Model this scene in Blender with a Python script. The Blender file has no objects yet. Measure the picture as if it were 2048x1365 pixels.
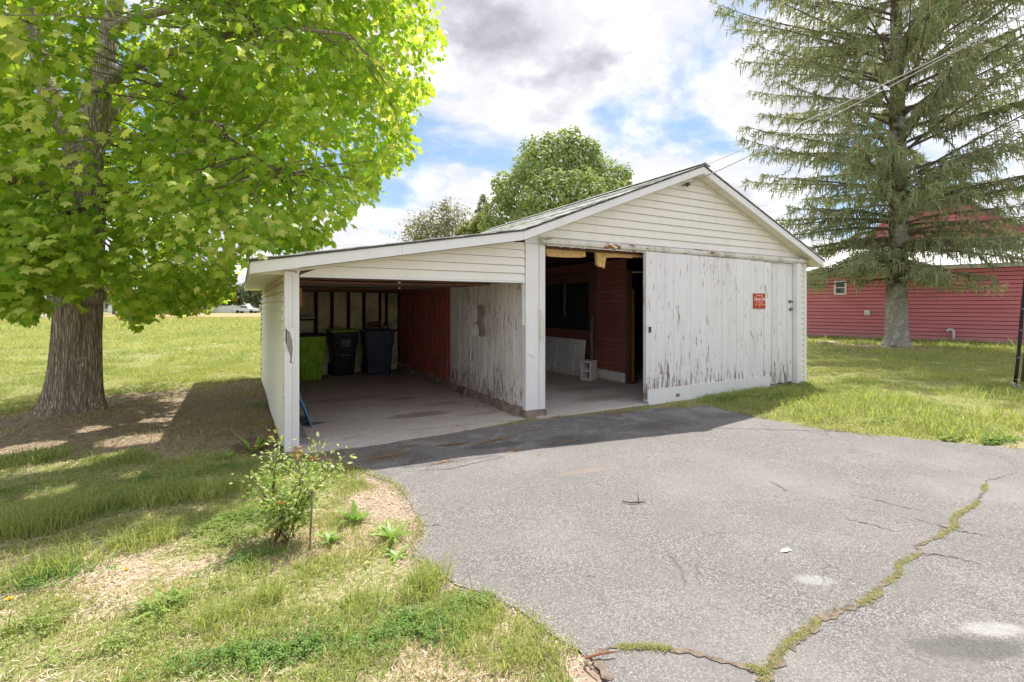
import bpy, math, random
import numpy as np
from mathutils import Vector, Matrix
random.seed(7)
rng = np.random.default_rng(11)
R = math.radians
C = bpy.context.scene.collection
S = bpy.context.scene

# ------------------------------------------------------------------ camera, sky, sun, exposure
F_PX, EYE, HOR = 969.0, 1.55, 612.0
YAW = 29.3
FW = (math.sin(R(YAW)), math.cos(R(YAW))); RT = (math.cos(R(YAW)), -math.sin(R(YAW)))
cd = bpy.data.cameras.new('camera'); cam = bpy.data.objects.new('camera', cd); C.objects.link(cam)
cam.location = (0, 0, EYE); cam.rotation_euler = (R(90), 0, R(-YAW))
cd.sensor_width = 36; cd.lens = 36*F_PX/2048; cd.shift_y = -(682.5-HOR)/2048
cd.clip_end = 3000; cd.clip_start = .05
S.camera = cam

SUN = Vector((.44, .36, 1.0)).normalized()
sd = bpy.data.lights.new('sun', 'SUN'); sd.energy = 2.0; sd.angle = R(.55); sd.color = (1, .95, .87)
so = bpy.data.objects.new('sun', sd); C.objects.link(so); so.location = (20, 16, 45)
so.rotation_euler = (-SUN).to_track_quat('-Z', 'Y').to_euler()

S.view_settings.view_transform = 'Standard'; S.view_settings.look = 'None'
S.view_settings.exposure = 1.9; S.view_settings.gamma = 1
S.view_settings.use_curve_mapping = False
try:
    S.cycles.use_denoising = True; S.cycles.max_bounces = 14; S.cycles.diffuse_bounces = 10
    S.cycles.transparent_max_bounces = 8; S.cycles.sample_clamp_indirect = 8
except Exception: pass

class NT:
    """short-hand for building node trees"""
    def __init__(s, tree): s.t = tree; s.n = tree.nodes; s.l = tree.links
    def new(s, kind, **kw):
        n = s.n.new(kind)
        for k, v in kw.items(): setattr(n, k, v)
        return n
    def put(s, sock, v):
        if v is None: return
        if hasattr(v, 'links') or hasattr(v, 'is_linked'): s.l.new(v, sock)
        elif isinstance(v, (tuple, list)) and len(v) == 3 and sock.type == 'RGBA': sock.default_value = (*v, 1)
        else: sock.default_value = v
    def math(s, op, a, b=None, c=None, clamp=False):
        n = s.new('ShaderNodeMath', operation=op, use_clamp=clamp)
        s.put(n.inputs[0], a); s.put(n.inputs[1], b)
        if c is not None: s.put(n.inputs[2], c)
        return n.outputs[0]
    def vmath(s, op, a, b=None):
        n = s.new('ShaderNodeVectorMath', operation=op); s.put(n.inputs[0], a)
        if b is not None: s.put(n.inputs[1], b)
        return n.outputs[0]
    def scale(s, v, xyz): return s.vmath('MULTIPLY', v, tuple(xyz))
    def noise(s, v, sc, det=4, rough=.55, dist=0.0):
        n = s.new('ShaderNodeTexNoise'); s.put(n.inputs['Vector'], v)
        n.inputs['Scale'].default_value = sc; n.inputs['Detail'].default_value = det
        n.inputs['Roughness'].default_value = rough; n.inputs['Distortion'].default_value = dist
        return n.outputs[0]
    def voro(s, v, sc, feature='F1', out='Distance', rnd=1.0):
        n = s.new('ShaderNodeTexVoronoi', feature=feature); s.put(n.inputs['Vector'], v)
        n.inputs['Scale'].default_value = sc; n.inputs['Randomness'].default_value = rnd
        return n.outputs[out]
    def ramp(s, f, a, b, lo=0.0, hi=1.0, kind='SMOOTHSTEP'):
        n = s.new('ShaderNodeMapRange', interpolation_type=kind); s.put(n.inputs[0], f)
        for i, v in enumerate((a, b, lo, hi)): s.put(n.inputs[i+1], v)
        return n.outputs[0]
    def mix(s, f, a, b, mode='MIX'):
        n = s.new('ShaderNodeMix', data_type='RGBA', blend_type=mode); s.put(n.inputs[0], f)
        s.put(n.inputs[6], a); s.put(n.inputs[7], b); return n.outputs[2]
    def pos(s): return s.new('ShaderNodeNewGeometry').outputs['Position']
    def rnd(s): return s.new('ShaderNodeObjectInfo').outputs['Random']
    def attr(s, name, out='Fac'): return s.new('ShaderNodeAttribute', attribute_name=name).outputs[out]
    def sep(s, v):
        n = s.new('ShaderNodeSeparateXYZ'); s.put(n.inputs[0], v); return n.outputs
    def comb(s, x, y, z):
        n = s.new('ShaderNodeCombineXYZ')
        for i, v in enumerate((x, y, z)): s.put(n.inputs[i], v)
        return n.outputs[0]
    def bump(s, h, strength=.3, dist=.01):
        n = s.new('ShaderNodeBump'); s.put(n.inputs['Height'], h)
        n.inputs['Strength'].default_value = strength; n.inputs['Distance'].default_value = dist
        return n.outputs[0]

def material(name, col=None, rough=.7, spec=.3, metal=0.0):
    m = bpy.data.materials.new(name); m.use_nodes = True
    t = NT(m.node_tree); b = t.n['Principled BSDF']
    b.inputs['Roughness'].default_value = rough
    b.inputs['Specular IOR Level'].default_value = spec
    b.inputs['Metallic'].default_value = metal
    if col is not None: b.inputs['Base Color'].default_value = (*col, 1)
    return m, t, b

CLOUD_OFF = (3.1, .4, 0.0)
CLOUD_LIT = (2.3, 2.24, 2.32); CLOUD_DARK = (1.0, .98, 1.09); CLOUD_HZ = (1.55, 1.56, 1.67); SKY_VEIL = (.80, 1.10, 1.48); SKY_DIM = (.27, .30, .31)
# --- world: Nishita sky with broken cumulus clouds
W = bpy.data.worlds.new('World'); S.world = W; W.use_nodes = True
t = NT(W.node_tree); bg = t.n['Background']
sky = t.new('ShaderNodeTexSky', sky_type='NISHITA'); sky.sun_disc = False
sky.sun_elevation = R(60.4); sky.sun_rotation = R(50.7); sky.air_density = 1.0; sky.dust_density = .6; sky.ozone_density = 1.2
d = t.new('ShaderNodeTexCoord').outputs['Generated']
dx, dy, dz = t.sep(d)
inv = t.math('DIVIDE', 1.0, t.math('ADD', t.math('MAXIMUM', dz, 0.0), .32))
pl = t.comb(t.math('MULTIPLY', dx, inv), t.math('MULTIPLY', dy, inv), t.math('MULTIPLY', dz, .4))
pl = t.vmath('ADD', pl, CLOUD_OFF)
n1 = t.noise(pl, 1.9, 9, .56, .25)
n2 = t.noise(t.vmath('ADD', pl, (5.1, 1.7, .3)), .9, 2, .5)
dens = t.math('ADD', t.math('MULTIPLY', n1, .75), t.math('MULTIPLY', n2, .25))
dens = t.math('SUBTRACT', dens, t.math('MULTIPLY', t.math('MULTIPLY', t.ramp(dz, .10, .20), t.ramp(dz, .36, .26)), .05))
cov = t.ramp(dens, .375, .485)
# the underside of the thick parts is greyer
n3 = t.noise(t.vmath('ADD', pl, (-.06, -.05, .12)), 1.9, 7, .55, .25)
thick = t.math('MULTIPLY', t.ramp(n3, .46, .68), t.ramp(dens, .46, .58))
det = t.noise(pl, 7, 6, .6)
sh = t.math('MULTIPLY', t.math('ADD', thick, t.ramp(det, .38, .62, .0, .6)), t.ramp(det, .3, .75, 1.0, .55), clamp=True)
# grey undersides kept towards the sun; unseen clouds behind whitened for fill light
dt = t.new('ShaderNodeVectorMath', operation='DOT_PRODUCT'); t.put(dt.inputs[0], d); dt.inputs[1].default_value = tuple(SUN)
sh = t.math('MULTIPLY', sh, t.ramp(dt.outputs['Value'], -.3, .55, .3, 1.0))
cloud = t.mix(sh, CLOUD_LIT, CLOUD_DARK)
hz = t.ramp(dz, 0.0, .3, .45, 0.0)
cloud = t.mix(hz, cloud, CLOUD_HZ)
skyc = t.mix(.45, t.mix(1.0, sky.outputs[0], SKY_DIM, 'MULTIPLY'), SKY_VEIL)
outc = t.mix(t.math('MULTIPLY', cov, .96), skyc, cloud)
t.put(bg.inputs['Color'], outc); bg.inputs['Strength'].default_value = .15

# ------------------------------------------------------------------ helpers
ORG = {}
def G(px, py, z=0.0):
    """photo pixel -> point on the horizontal plane z"""
    tt = F_PX*(EYE-z)/(py-HOR); r = (px-1024)/F_PX*tt
    return (FW[0]*tt+RT[0]*r, FW[1]*tt+RT[1]*r)
def T(px, py, tt):
    """photo pixel at distance tt along the view axis -> world point"""
    r = (px-1024)/F_PX*tt
    return (FW[0]*tt+RT[0]*r, FW[1]*tt+RT[1]*r, EYE+(HOR-py)/F_PX*tt)
def proj(P):
    P = np.asarray(P, float); tt = P[..., 0]*FW[0]+P[..., 1]*FW[1]; r = P[..., 0]*RT[0]+P[..., 1]*RT[1]
    ts = np.where(tt > .05, tt, .05)
    return 1024+F_PX*r/ts, HOR-F_PX*(P[..., 2]-EYE)/ts, tt
def inpoly(x, y, poly):
    x = np.asarray(x); y = np.asarray(y); ins = np.zeros(x.shape, bool); n = len(poly)
    for i in range(n):
        x1, y1 = poly[i]; x2, y2 = poly[(i+1) % n]
        c = ((y1 > y) != (y2 > y)) & (x < (x2-x1)*(y-y1)/((y2-y1) if y2 != y1 else 1e-9)+x1)
        ins ^= c
    return ins
def polydist(x, y, poly):
    d = np.full(np.shape(x), 1e9)
    for i in range(len(poly)):
        x1, y1 = poly[i]; x2, y2 = poly[(i+1) % len(poly)]
        L = (x2-x1)**2+(y2-y1)**2+1e-12
        u = np.clip(((x-x1)*(x2-x1)+(y-y1)*(y2-y1))/L, 0, 1)
        d = np.minimum(d, np.hypot(x-x1-u*(x2-x1), y-y1-u*(y2-y1)))
    return d
_H = np.random.default_rng(5).random((256, 256))
def vnoise(x, y, s=1.0, ox=0.0):
    x = np.asarray(x)*s+ox+500; y = np.asarray(y)*s+ox*.7+500
    i = np.floor(x).astype(int); j = np.floor(y).astype(int); f = x-i; g = y-j
    f = f*f*(3-2*f); g = g*g*(3-2*g); h = lambda a, b: _H[a % 256, b % 256]
    return (h(i, j)*(1-f)+h(i+1, j)*f)*(1-g)+(h(i, j+1)*(1-f)+h(i+1, j+1)*f)*g
def fbm(x, y, s=1.0, ox=0.0, o=4):
    a = 0; w = .5; tot = 0
    for k in range(o): a = a+w*vnoise(x, y, s*2**k, ox+k*17.3); tot += w; w *= .5
    return a/tot
def sstep(a, b, x): u = np.clip((x-a)/(b-a), 0, 1); return u*u*(3-2*u)

def props(o, label=None, cat=None, group=None, kind=None):
    if label: o['label'] = label
    if cat: o['category'] = cat
    if group: o['group'] = group
    if kind: o['kind'] = kind
    return o
def thing(name, loc, label, cat, group=None):
    o = bpy.data.objects.new(name, None); C.objects.link(o); o.location = loc; o.empty_display_size = .2
    ORG[o.name] = Vector(loc); return props(o, label, cat, group)
def link(name, me, mat, parent=None):
    o = bpy.data.objects.new(name, me); C.objects.link(o)
    if mat is not None and not me.materials: me.materials.append(mat)
    if parent is not None:
        o.parent = parent; ORG[o.name] = ORG[parent.name]
    return o
def mesh(name, V, F, mat, parent=None, smooth=False, org=None):
    """one mesh object from world-space verts; org = its origin when it is top-level"""
    V = np.asarray(V, float).reshape(-1, 3)
    o_ = ORG[parent.name] if parent is not None else Vector(org if org is not None else (0, 0, 0))
    V = V-np.array(o_)
    me = bpy.data.meshes.new(name); me.from_pydata(V.tolist(), [], [list(f) for f in F]); me.update()
    if smooth: me.polygons.foreach_set('use_smooth', [True]*len(me.polygons))
    o = link(name, me, mat, parent)
    if parent is None: o.location = o_; ORG[o.name] = o_
    return o
def fastmesh(name, V, faces_flat, loop_tot, mat, parent=None, tint=None, smooth=False, kind=None, org=(0, 0, 0)):
    """big mesh from flat arrays (faces_flat: vertex ids, loop_tot: corners per face); tint: per-vertex rgb"""
    V = np.asarray(V, np.float32).reshape(-1, 3)
    o_ = ORG[parent.name] if parent is not None else Vector(org)
    V = V-np.array(o_, np.float32)
    me = bpy.data.meshes.new(name)
    me.vertices.add(len(V)); me.vertices.foreach_set('co', V.ravel())
    lt = np.asarray(loop_tot, np.int32); ls = np.concatenate([[0], np.cumsum(lt)[:-1]]).astype(np.int32)
    me.loops.add(int(lt.sum())); me.loops.foreach_set('vertex_index', np.asarray(faces_flat, np.int32).ravel())
    me.polygons.add(len(lt)); me.polygons.foreach_set('loop_start', ls); me.polygons.foreach_set('loop_total', lt)
    if smooth: me.polygons.foreach_set('use_smooth', np.ones(len(lt), bool))
    if tint is not None:
        a = me.color_attributes.new('tint', 'FLOAT_COLOR', 'POINT')
        tt = np.ones((len(V), 4), np.float32); tt[:, :3] = tint; a.data.foreach_set('color', tt.ravel())
    me.update(); me.validate()
    o = link(name, me, mat, parent)
    if parent is None: o.location = o_; ORG[o.name] = o_
    if kind: o['kind'] = kind
    return o

class MB:
    def __init__(s): s.V = []; s.F = []
    def add(s, V, F):
        b = len(s.V); s.V += [tuple(v) for v in V]; s.F += [tuple(i+b for i in f) for f in F]; return s
    def box(s, x0, x1, y0, y1, z0, z1):
        return s.add([(x0, y0, z0), (x1, y0, z0), (x1, y1, z0), (x0, y1, z0), (x0, y0, z1), (x1, y0, z1), (x1, y1, z1), (x0, y1, z1)],
                     [(0, 3, 2, 1), (4, 5, 6, 7), (0, 1, 5, 4), (1, 2, 6, 5), (2, 3, 7, 6), (3, 0, 4, 7)])
    def prism(s, poly, axis, a, b):
        """poly in the two other axes, extruded along axis from a to b"""
        n = len(poly)
        def P(p, w): return {'x': (w, p[0], p[1]), 'y': (p[0], w, p[1]), 'z': (p[0], p[1], w)}[axis]
        V = [P(p, a) for p in poly]+[P(p, b) for p in poly]
        F = [tuple(range(n)), tuple(range(2*n-1, n-1, -1))]+[(i, i+n, (i+1) % n+n, (i+1) % n) for i in range(n)]
        return s.add(V, F)
    def tube(s, P, rad, n=8, cap=True, jit=0.0):
        P = [Vector(p) for p in P]; V = []; F = []
        up = Vector((.31, .17, .93)); m = len(P)
        for i, p in enumerate(P):
            d = (P[min(i+1, m-1)]-P[max(i-1, 0)]).normalized()
            a = d.cross(up)
            if a.length < .05: a = d.cross(Vector((1, 0, 0)))
            a.normalize(); b = d.cross(a); r = rad[i] if hasattr(rad, '__len__') else rad
            for k in range(n):
                w = 2*math.pi*k/n; rr = r*(1+(random.uniform(-jit, jit) if jit else 0))
                V.append(p+a*math.cos(w)*rr+b*math.sin(w)*rr)
        for i in range(m-1):
            for k in range(n): F.append((i*n+k, i*n+(k+1) % n, (i+1)*n+(k+1) % n, (i+1)*n+k))
        if cap: F += [tuple(range(n))[::-1], tuple((m-1)*n+k for k in range(n))]
        return s.add(V, F)
    def obj(s, name, mat, parent=None, smooth=False, org=None): return mesh(name, s.V, s.F, mat, parent, smooth, org)
def boxo(name, x0, x1, y0, y1, z0, z1, mat, parent=None): return MB().box(x0, x1, y0, y1, z0, z1).obj(name, mat, parent)

# ------------------------------------------------------------------ materials
def mat_paint(name, paint, under, amount=.5, stretch=(9, 9, 1.2), low=0.0, rough=.6, dirt=.08, seed=0.0):
    """old paint flaking off wood in chips drawn out along the grain; low: more flaking in the bottom half metre"""
    m, t, b = material(name, rough=rough, spec=.25)
    p = t.pos(); r = t.rnd()
    q = t.vmath('ADD', p, t.comb(t.math('MULTIPLY', r, 13.0), t.math('MULTIPLY', r, 7.0), seed))
    q = t.scale(q, stretch)
    n1 = t.noise(q, 2.3, 7, .70, .3); n2 = t.noise(p, .9, 3, .5)
    zz = t.sep(p)[2]
    th = t.math('ADD', .70-amount*.14, t.math('MULTIPLY', t.math('SUBTRACT', n2, .5), -.28))
    th = t.math('SUBTRACT', th, t.math('MULTIPLY', t.ramp(zz, .1, .8, 1.0, 0.0), low))
    chip = t.ramp(t.math('SUBTRACT', n1, th), -.012, .012)
    grain = t.noise(t.scale(p, (40, 40, 1.5)), 2.0, 4, .6)
    stain = t.noise(t.scale(p, (3, 3, .7)), 1.4, 5, .6)
    pc = t.mix(t.ramp(stain, .4, .75, 0.0, dirt*3), paint, tuple(c*.6*w for c, w in zip(paint, (1, .95, .85))))
    pc = t.mix(t.math('MULTIPLY', r, .12), pc, tuple(c*.75 for c in paint))
    uc = t.mix(t.ramp(grain, .3, .7), under, tuple(c*.45 for c in under))
    t.put(b.inputs['Base Color'], t.mix(chip, pc, uc))
    h = t.math('ADD', t.math('MULTIPLY', chip, -.8), t.math('MULTIPLY', grain, .35))
    t.put(b.inputs['Normal'], t.bump(h, .5, .004))
    return m
def mat_wood(name, c1, c2, stretch=(14, 14, 1), rough=.8, sc=2.0, bump=.4):
    m, t, b = material(name, rough=rough, spec=.2)
    p = t.pos(); r = t.rnd()
    q = t.scale(t.vmath('ADD', p, t.comb(r, t.math('MULTIPLY', r, 5.0), 0.0)), stretch)
    n = t.noise(q, sc, 6, .62, .6); n2 = t.noise(p, 1.3, 4, .6)
    c = t.mix(t.ramp(n, .3, .72), c1, c2)
    c = t.mix(t.ramp(n2, .35, .7, 0.0, .55), c, tuple(x*.5 for x in c1))
    c = t.mix(t.math('MULTIPLY', r, .3), c, tuple(x*.6 for x in c2))
    t.put(b.inputs['Base Color'], c); t.put(b.inputs['Normal'], t.bump(n, bump, .005))
    return m
def mat_vinyl(name, col, dirt=(.35, .33, .24), amt=.25, rough=.45, top=None):
    """siding: slight streaks and grime; top=(z0, z1): algae band that sits high up under an eave"""
    m, t, b = material(name, rough=rough, spec=.35)
    p = t.pos(); n = t.noise(t.scale(p, (2.2, 2.2, 1.1)), 1.6, 6, .62); f = t.noise(t.scale(p, (6, 6, 30)), 2.0, 4, .6)
    g = t.math('ADD', t.ramp(n, .42, .78, 0.0, amt), t.ramp(f, .5, .8, 0.0, amt*.4))
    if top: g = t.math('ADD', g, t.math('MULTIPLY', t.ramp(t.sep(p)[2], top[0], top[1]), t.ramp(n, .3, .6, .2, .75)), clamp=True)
    t.put(b.inputs['Base Color'], t.mix(g, col, dirt))
    return m
def mat_plain(name, col, rough=.6, var=.25, sc=4.0, spec=.3, metal=0.0, bump=0.0):
    m, t, b = material(name, rough=rough, spec=spec, metal=metal)
    p = t.pos(); n = t.noise(p, sc, 5, .6)
    t.put(b.inputs['Base Color'], t.mix(t.ramp(n, .35, .72, 0.0, 1.0), tuple(min(1, c*(1+var*.5)) for c in col), tuple(c*(1-var) for c in col)))
    if bump: t.put(b.inputs['Normal'], t.bump(t.noise(p, sc*8, 4, .6), bump, .005))
    return m
def mat_leaf(name, trans=.45, gain=(1.5, 1.6, 1.0), rough=.45, spec=.35):
    """leaf blade with light shining through; colour from each leaf's own tint"""
    m, t, b = material(name, rough=rough, spec=spec)
    c = t.attr('tint', 'Color')
    t.put(b.inputs['Base Color'], c)
    tr = t.new('ShaderNodeBsdfTranslucent'); t.put(tr.inputs[0], t.mix(1.0, c, gain, 'MULTIPLY'))
    mx = t.new('ShaderNodeMixShader'); mx.inputs[0].default_value = trans
    t.l.new(b.outputs[0], mx.inputs[1]); t.l.new(tr.outputs[0], mx.inputs[2])
    t.l.new(mx.outputs[0], t.n['Material Output'].inputs[0])
    return m

M = {}
M['trim'] = mat_vinyl('white trim', (.84, .84, .84), amt=.14)
M['siding'] = mat_vinyl('cream white siding', (.86, .83, .77), amt=.12)
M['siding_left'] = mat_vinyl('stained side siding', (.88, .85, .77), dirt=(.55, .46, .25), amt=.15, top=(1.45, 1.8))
M['soffit'] = mat_vinyl('soffit', (.74, .71, .62), dirt=(.45, .38, .22), amt=.3)
M['door_paint'] = mat_paint('white flaking door paint', (.86, .85, .86), (.36, .27, .22), .60, (13, 13, 1.5), low=.10)
M['wall_white'] = mat_paint('white flaking wall paint', (.84, .81, .77), (.42, .33, .29), .85, (17, 17, 2.0), low=.08, dirt=.2)
M['wall_red'] = mat_paint('old barn red paint', (.58, .135, .10), (.40, .16, .12), 1.35, (12, 12, 1.0), dirt=.25)
M['dark_red_board'] = mat_wood('dark red inner boards', (.42, .15, .12), (.28, .10, .085), (1.2, 1.2, 18))
M['brown_wood'] = mat_wood('brown framing', (.22, .11, .07), (.13, .065, .042))
M['stud'] = mat_wood('dark stud', (.065, .032, .022), (.035, .018, .014))
M['orange_wood'] = mat_wood('orange pine', (.42, .17, .05), (.30, .11, .035))
M['grey_wood'] = mat_wood('grey weathered wood', (.32, .30, .27), (.20, .18, .16))
M['ceiling'] = mat_wood('brown ceiling board', (.42, .23, .16), (.30, .16, .11), (2, 10, 2))
M['ceiling_pale'] = mat_wood('pale ceiling board', (.55, .51, .47), (.36, .30, .25), (9, 2, 2))
M['fibre'] = mat_plain('olive fibreboard', (.66, .60, .36), .9, .35, 2.5)
M['bounce_white'] = mat_plain('bounce white boards', (.84, .83, .80), .85, .12, 3)  # inner walls and loft out of view, made white to bounce light inside
M['concrete'] = mat_plain('concrete', (.34, .32, .29), .9, .3, 6, bump=.35)
M['worn_wood'] = mat_wood('worn pale wood', (.50, .47, .43), (.33, .30, .27))
M['curb'] = mat_plain('dirty concrete curb', (.26, .21, .17), .95, .5, 7, bump=.6)
M['block'] = mat_plain('concrete block', (.72, .70, .67), .95, .15, 30, bump=.4)
M['old_white'] = mat_paint('old white door', (.82, .81, .78), (.45, .4, .35), .2, (4, 4, 4), dirt=.15)
M['rust_metal'] = mat_paint('rusty white track', (.74, .72, .66), (.42, .17, .05), .72, (1.2, 1.2, 2.5), dirt=.4, seed=3.3)
M['shingle'] = mat_plain('pale worn shingle', (.62, .62, .61), .85, .5, 7, bump=.4)
M['felt'] = mat_plain('black roof edge', (.09, .085, .08), .9, .5, 12)
M['metal_dark'] = mat_plain('dark metal', (.10, .095, .09), .5, .3, 20, metal=.6)
M['metal_grey'] = mat_plain('grey metal', (.42, .42, .43), .45, .2, 20, metal=.7)
M['black'] = mat_plain('black plastic', (.014, .014, .016), .4, .2, 9)
M['white_plain'] = mat_plain('white plastic', (.78, .78, .77), .5, .1, 6)

# ------------------------------------------------------------------ ground
DRIVE_PX_L = [(640, 905), (690, 925), (735, 950), (790, 968), (815, 1000), (838, 1040), (846, 1070), (825, 1098), (830, 1120), (880, 1150), (935, 1180), (1000, 1205), (1050, 1232), (1090, 1262), (1130, 1288), (1165, 1308), (1192, 1326), (1215, 1365)]
DRIVE_PX_R = [(1310, 818), (1420, 812), (1510, 833), (1560, 845), (1640, 858), (1750, 872), (1880, 884), (1960, 892), (2048, 898)]
def wob(pts, amp, seed, st=.06):
    r = np.random.default_rng(seed); out = []
    for i in range(len(pts)-1):
        a, b = pts[i], pts[i+1]; L = math.hypot(b[0]-a[0], b[1]-a[1]); k = max(1, int(L/st)); k = min(k, 90)
        for j in range(k):
            u = j/k; w = amp*math.sin(math.pi*u)**.5
            out.append((a[0]+(b[0]-a[0])*u+r.normal(0, 1)*w*.5, a[1]+(b[1]-a[1])*u+r.normal(0, 1)*w*.5))
    return out+[pts[-1]]
left = wob([G(*p) for p in DRIVE_PX_L], .018, 2); right = wob([G(*p) for p in DRIVE_PX_R], .025, 3)
DRIVE = left+[(1.05, .8), (1.2, -6), (14, -9), (30, -6), (26, 3.5)]+right[::-1]+[(3.9, 5.52), (3.3, 5.50), (2.0, 5.45), (.75, 5.45)]
GARAGE = [(.42, 5.45), (3.4, 5.5), (10.05, 5.6), (10.05, 13.1), (3.4, 13.1), (3.4, 11.75), (.42, 11.75)]
MAPLE = (-2.02, 8.69); SPRUCE = (21.4, 8.74)
DIRT_POLY = [(-2.7, 7.1), (-1.6, 6.7), (-.5, 6.1), (.42, 5.6), (.42, 11.2), (-.5, 10.9), (-1.5, 10.5), (-2.2, 10.3)]
def dirtmask(x, y):
    """bare soil: 1 under the maple and by the wall, thin strips at the driveway edge and round the spruce"""
    d = np.where(inpoly(x, y, DIRT_POLY), 1, -1)*polydist(x, y, DIRT_POLY)
    n = fbm(x, y, 1.7, 3.0)-.5
    a = sstep(-.45, .35, d+n*1.1)
    a = np.maximum(a, sstep(1.3, .5, np.hypot(x-MAPLE[0], y-MAPLE[1])+n))
    a = np.maximum(a, sstep(2.6, .7, np.hypot(x-SPRUCE[0]+.5, (y-SPRUCE[1]))+n*2)*.9)
    dd = polydist(x, y, DRIVE); e = sstep(.22, .03, dd+n*.35)
    a = np.maximum(a, e*np.where(x < 3, .85, .55))
    q = G(770, 1010); a = np.maximum(a, sstep(.42, .1, np.hypot(x-q[0], (y-q[1])*.8)+n*.3)*.95)
    q = G(690, 925); a = np.maximum(a, sstep(.5, .1, np.hypot(x-q[0], y-q[1])+n*.3))
    q = G(565, 1085); a = np.maximum(a, sstep(.35, .05, np.hypot(x-q[0], y-q[1])+n*.3)*.7)
    return np.clip(a, 0, 1)
def drymask(x, y):
    """straw coloured thin patches of the lawn"""
    a = sstep(.42, .72, .55*fbm(x, y, 1.35, 9.0, 4)+.45*fbm(x, y, 5.0, 3.0, 3))
    near = sstep(4.6, 3.0, y+.25*x)
    return np.clip(a*(.35+.65*near), 0, 1)
def gz(x, y):
    out = ~inpoly(x, y, DRIVE) & ~inpoly(x, y, GARAGE)
    d = np.minimum(polydist(x, y, DRIVE), polydist(x, y, GARAGE))
    h = (.03+.07*(fbm(x, y, .9, 1.0)-.4))*sstep(0.0, .7, d)
    r = np.hypot(x-MAPLE[0], y-MAPLE[1]); h = h+.10*np.exp(-(r/1.0)**2)
    return np.where(out, h, 0)-.004

xs = np.concatenate([-np.geomspace(420, 9.4, 26), np.arange(-9, 17.01, .11), np.geomspace(17.5, 420, 24)])
ys = np.concatenate([-np.geomspace(60, 1.4, 8), np.arange(-1, 14.01, .11), np.geomspace(14.4, 420, 26)])
X, Y = np.meshgrid(xs, ys); ny, nx = X.shape
Z = gz(X, Y)
idx = np.arange(nx*ny).reshape(ny, nx)
quads = np.stack([idx[:-1, :-1], idx[:-1, 1:], idx[1:, 1:], idx[1:, :-1]], -1).reshape(-1, 4)
far = np.hypot(X, Y)
tint = np.stack([dirtmask(X, Y), drymask(X, Y), fbm(X, Y, .35, 21.0)], -1).reshape(-1, 3)

m, t, b = material('lawn', rough=.95, spec=.1); M['lawn'] = m
at = t.new('ShaderNodeAttribute', attribute_name='tint').outputs['Color']
sp = t.new('ShaderNodeSeparateColor'); t.put(sp.inputs[0], at); dm, ym = sp.outputs[0], sp.outputs[1]
p = t.pos(); flat = t.scale(p, (1, 1, 0))
n1 = t.noise(flat, .35, 6, .6); n2 = t.noise(flat, 14, 5, .65); n3 = t.noise(flat, 60, 3, .6)
n4 = t.noise(t.scale(flat, (.25, 1.2, 1)), .5, 5, .6)
dist = t.vmath('LENGTH', flat)
ln = t.new('ShaderNodeVectorMath', operation='LENGTH'); t.put(ln.inputs[0], flat); dist = ln.outputs['Value']
grass = t.mix(t.ramp(n1, .35, .65), (.24, .27, .09), (.335, .325, .14))
grass = t.mix(t.ramp(n4, .45, .7, 0.0, .8), grass, (.40, .355, .20))
nearg = t.mix(t.ramp(n2, .35, .65), (.33, .285, .155), (.21, .25, .085))
grass = t.mix(t.ramp(dist, 12, 24), nearg, grass)
straw = t.mix(t.ramp(n3, .3, .7), (.52, .41, .30), (.38, .29, .21))
soil = t.mix(t.ramp(n2, .3, .7), (.44, .345, .265), (.29, .215, .165))
soil = t.mix(t.ramp(n3, .5, .75, 0.0, .6), soil, (.33, .25, .18))
c = t.mix(t.ramp(t.math('ADD', ym, t.math('MULTIPLY', t.math('SUBTRACT', n2, .5), .6)), .25, .7), grass, straw)
c = t.mix(t.ramp(t.math('ADD', dm, t.math('MULTIPLY', t.math('SUBTRACT', n2, .5), .5)), .3, .75), c, soil)
# the ploughed strip at the far end of the field
yv = t.math('ADD', t.math('MULTIPLY', t.sep(p)[0], -.1), t.sep(p)[1])
band = t.math('MULTIPLY', t.ramp(t.math('ADD', yv, t.math('MULTIPLY', n1, 14.0)), 61, 66), t.ramp(yv, 112, 100))
c = t.mix(band, c, (.46, .30, .18))
t.put(b.inputs['Base Color'], c)
t.put(b.inputs['Normal'], t.bump(t.math('ADD', n2, n3), .5, .03))
o = fastmesh('lawn', np.stack([X, Y, Z], -1), quads, np.full(len(quads), 4), m, tint=tint, smooth=True, kind='structure')

# driveway: worn asphalt with exposed aggregate
def poly_sheet(name, poly, z, mat, thick=.02, parent=None, kind=None):
    n = len(poly); V = [(x, y, z) for x, y in poly]+[(x, y, z-thick) for x, y in poly]
    F = [tuple(range(n))]+[(i, i+n, (i+1) % n+n, (i+1) % n) for i in range(n)]
    o = mesh(name, V, F, mat, parent)
    if kind: o['kind'] = kind
    return o
m, t, b = material('worn asphalt', rough=.9, spec=.2); M['asphalt'] = m
p = t.scale(t.pos(), (1, 1, 0))
v1 = t.voro(p, 115, out='Color'); v2 = t.voro(p, 115, 'DISTANCE_TO_EDGE')
sepc = t.new('ShaderNodeSeparateColor'); t.put(sepc.inputs[0], v1)
stone = t.mix(t.ramp(sepc.outputs[0], .15, .95, kind='LINEAR'), (.145, .138, .131), (.41, .393, .376))
c = t.mix(t.ramp(v2, .02, .12), (.13, .124, .12), stone)
big = t.noise(p, .55, 6, .6); mid = t.noise(p, 2.6, 6, .62)
c = t.mix(t.ramp(mid, .35, .7, 0.0, .5), c, (.215, .205, .199))
c = t.mix(t.ramp(big, .42, .66, 0.0, .45), c, (.285, .27, .258))
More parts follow.
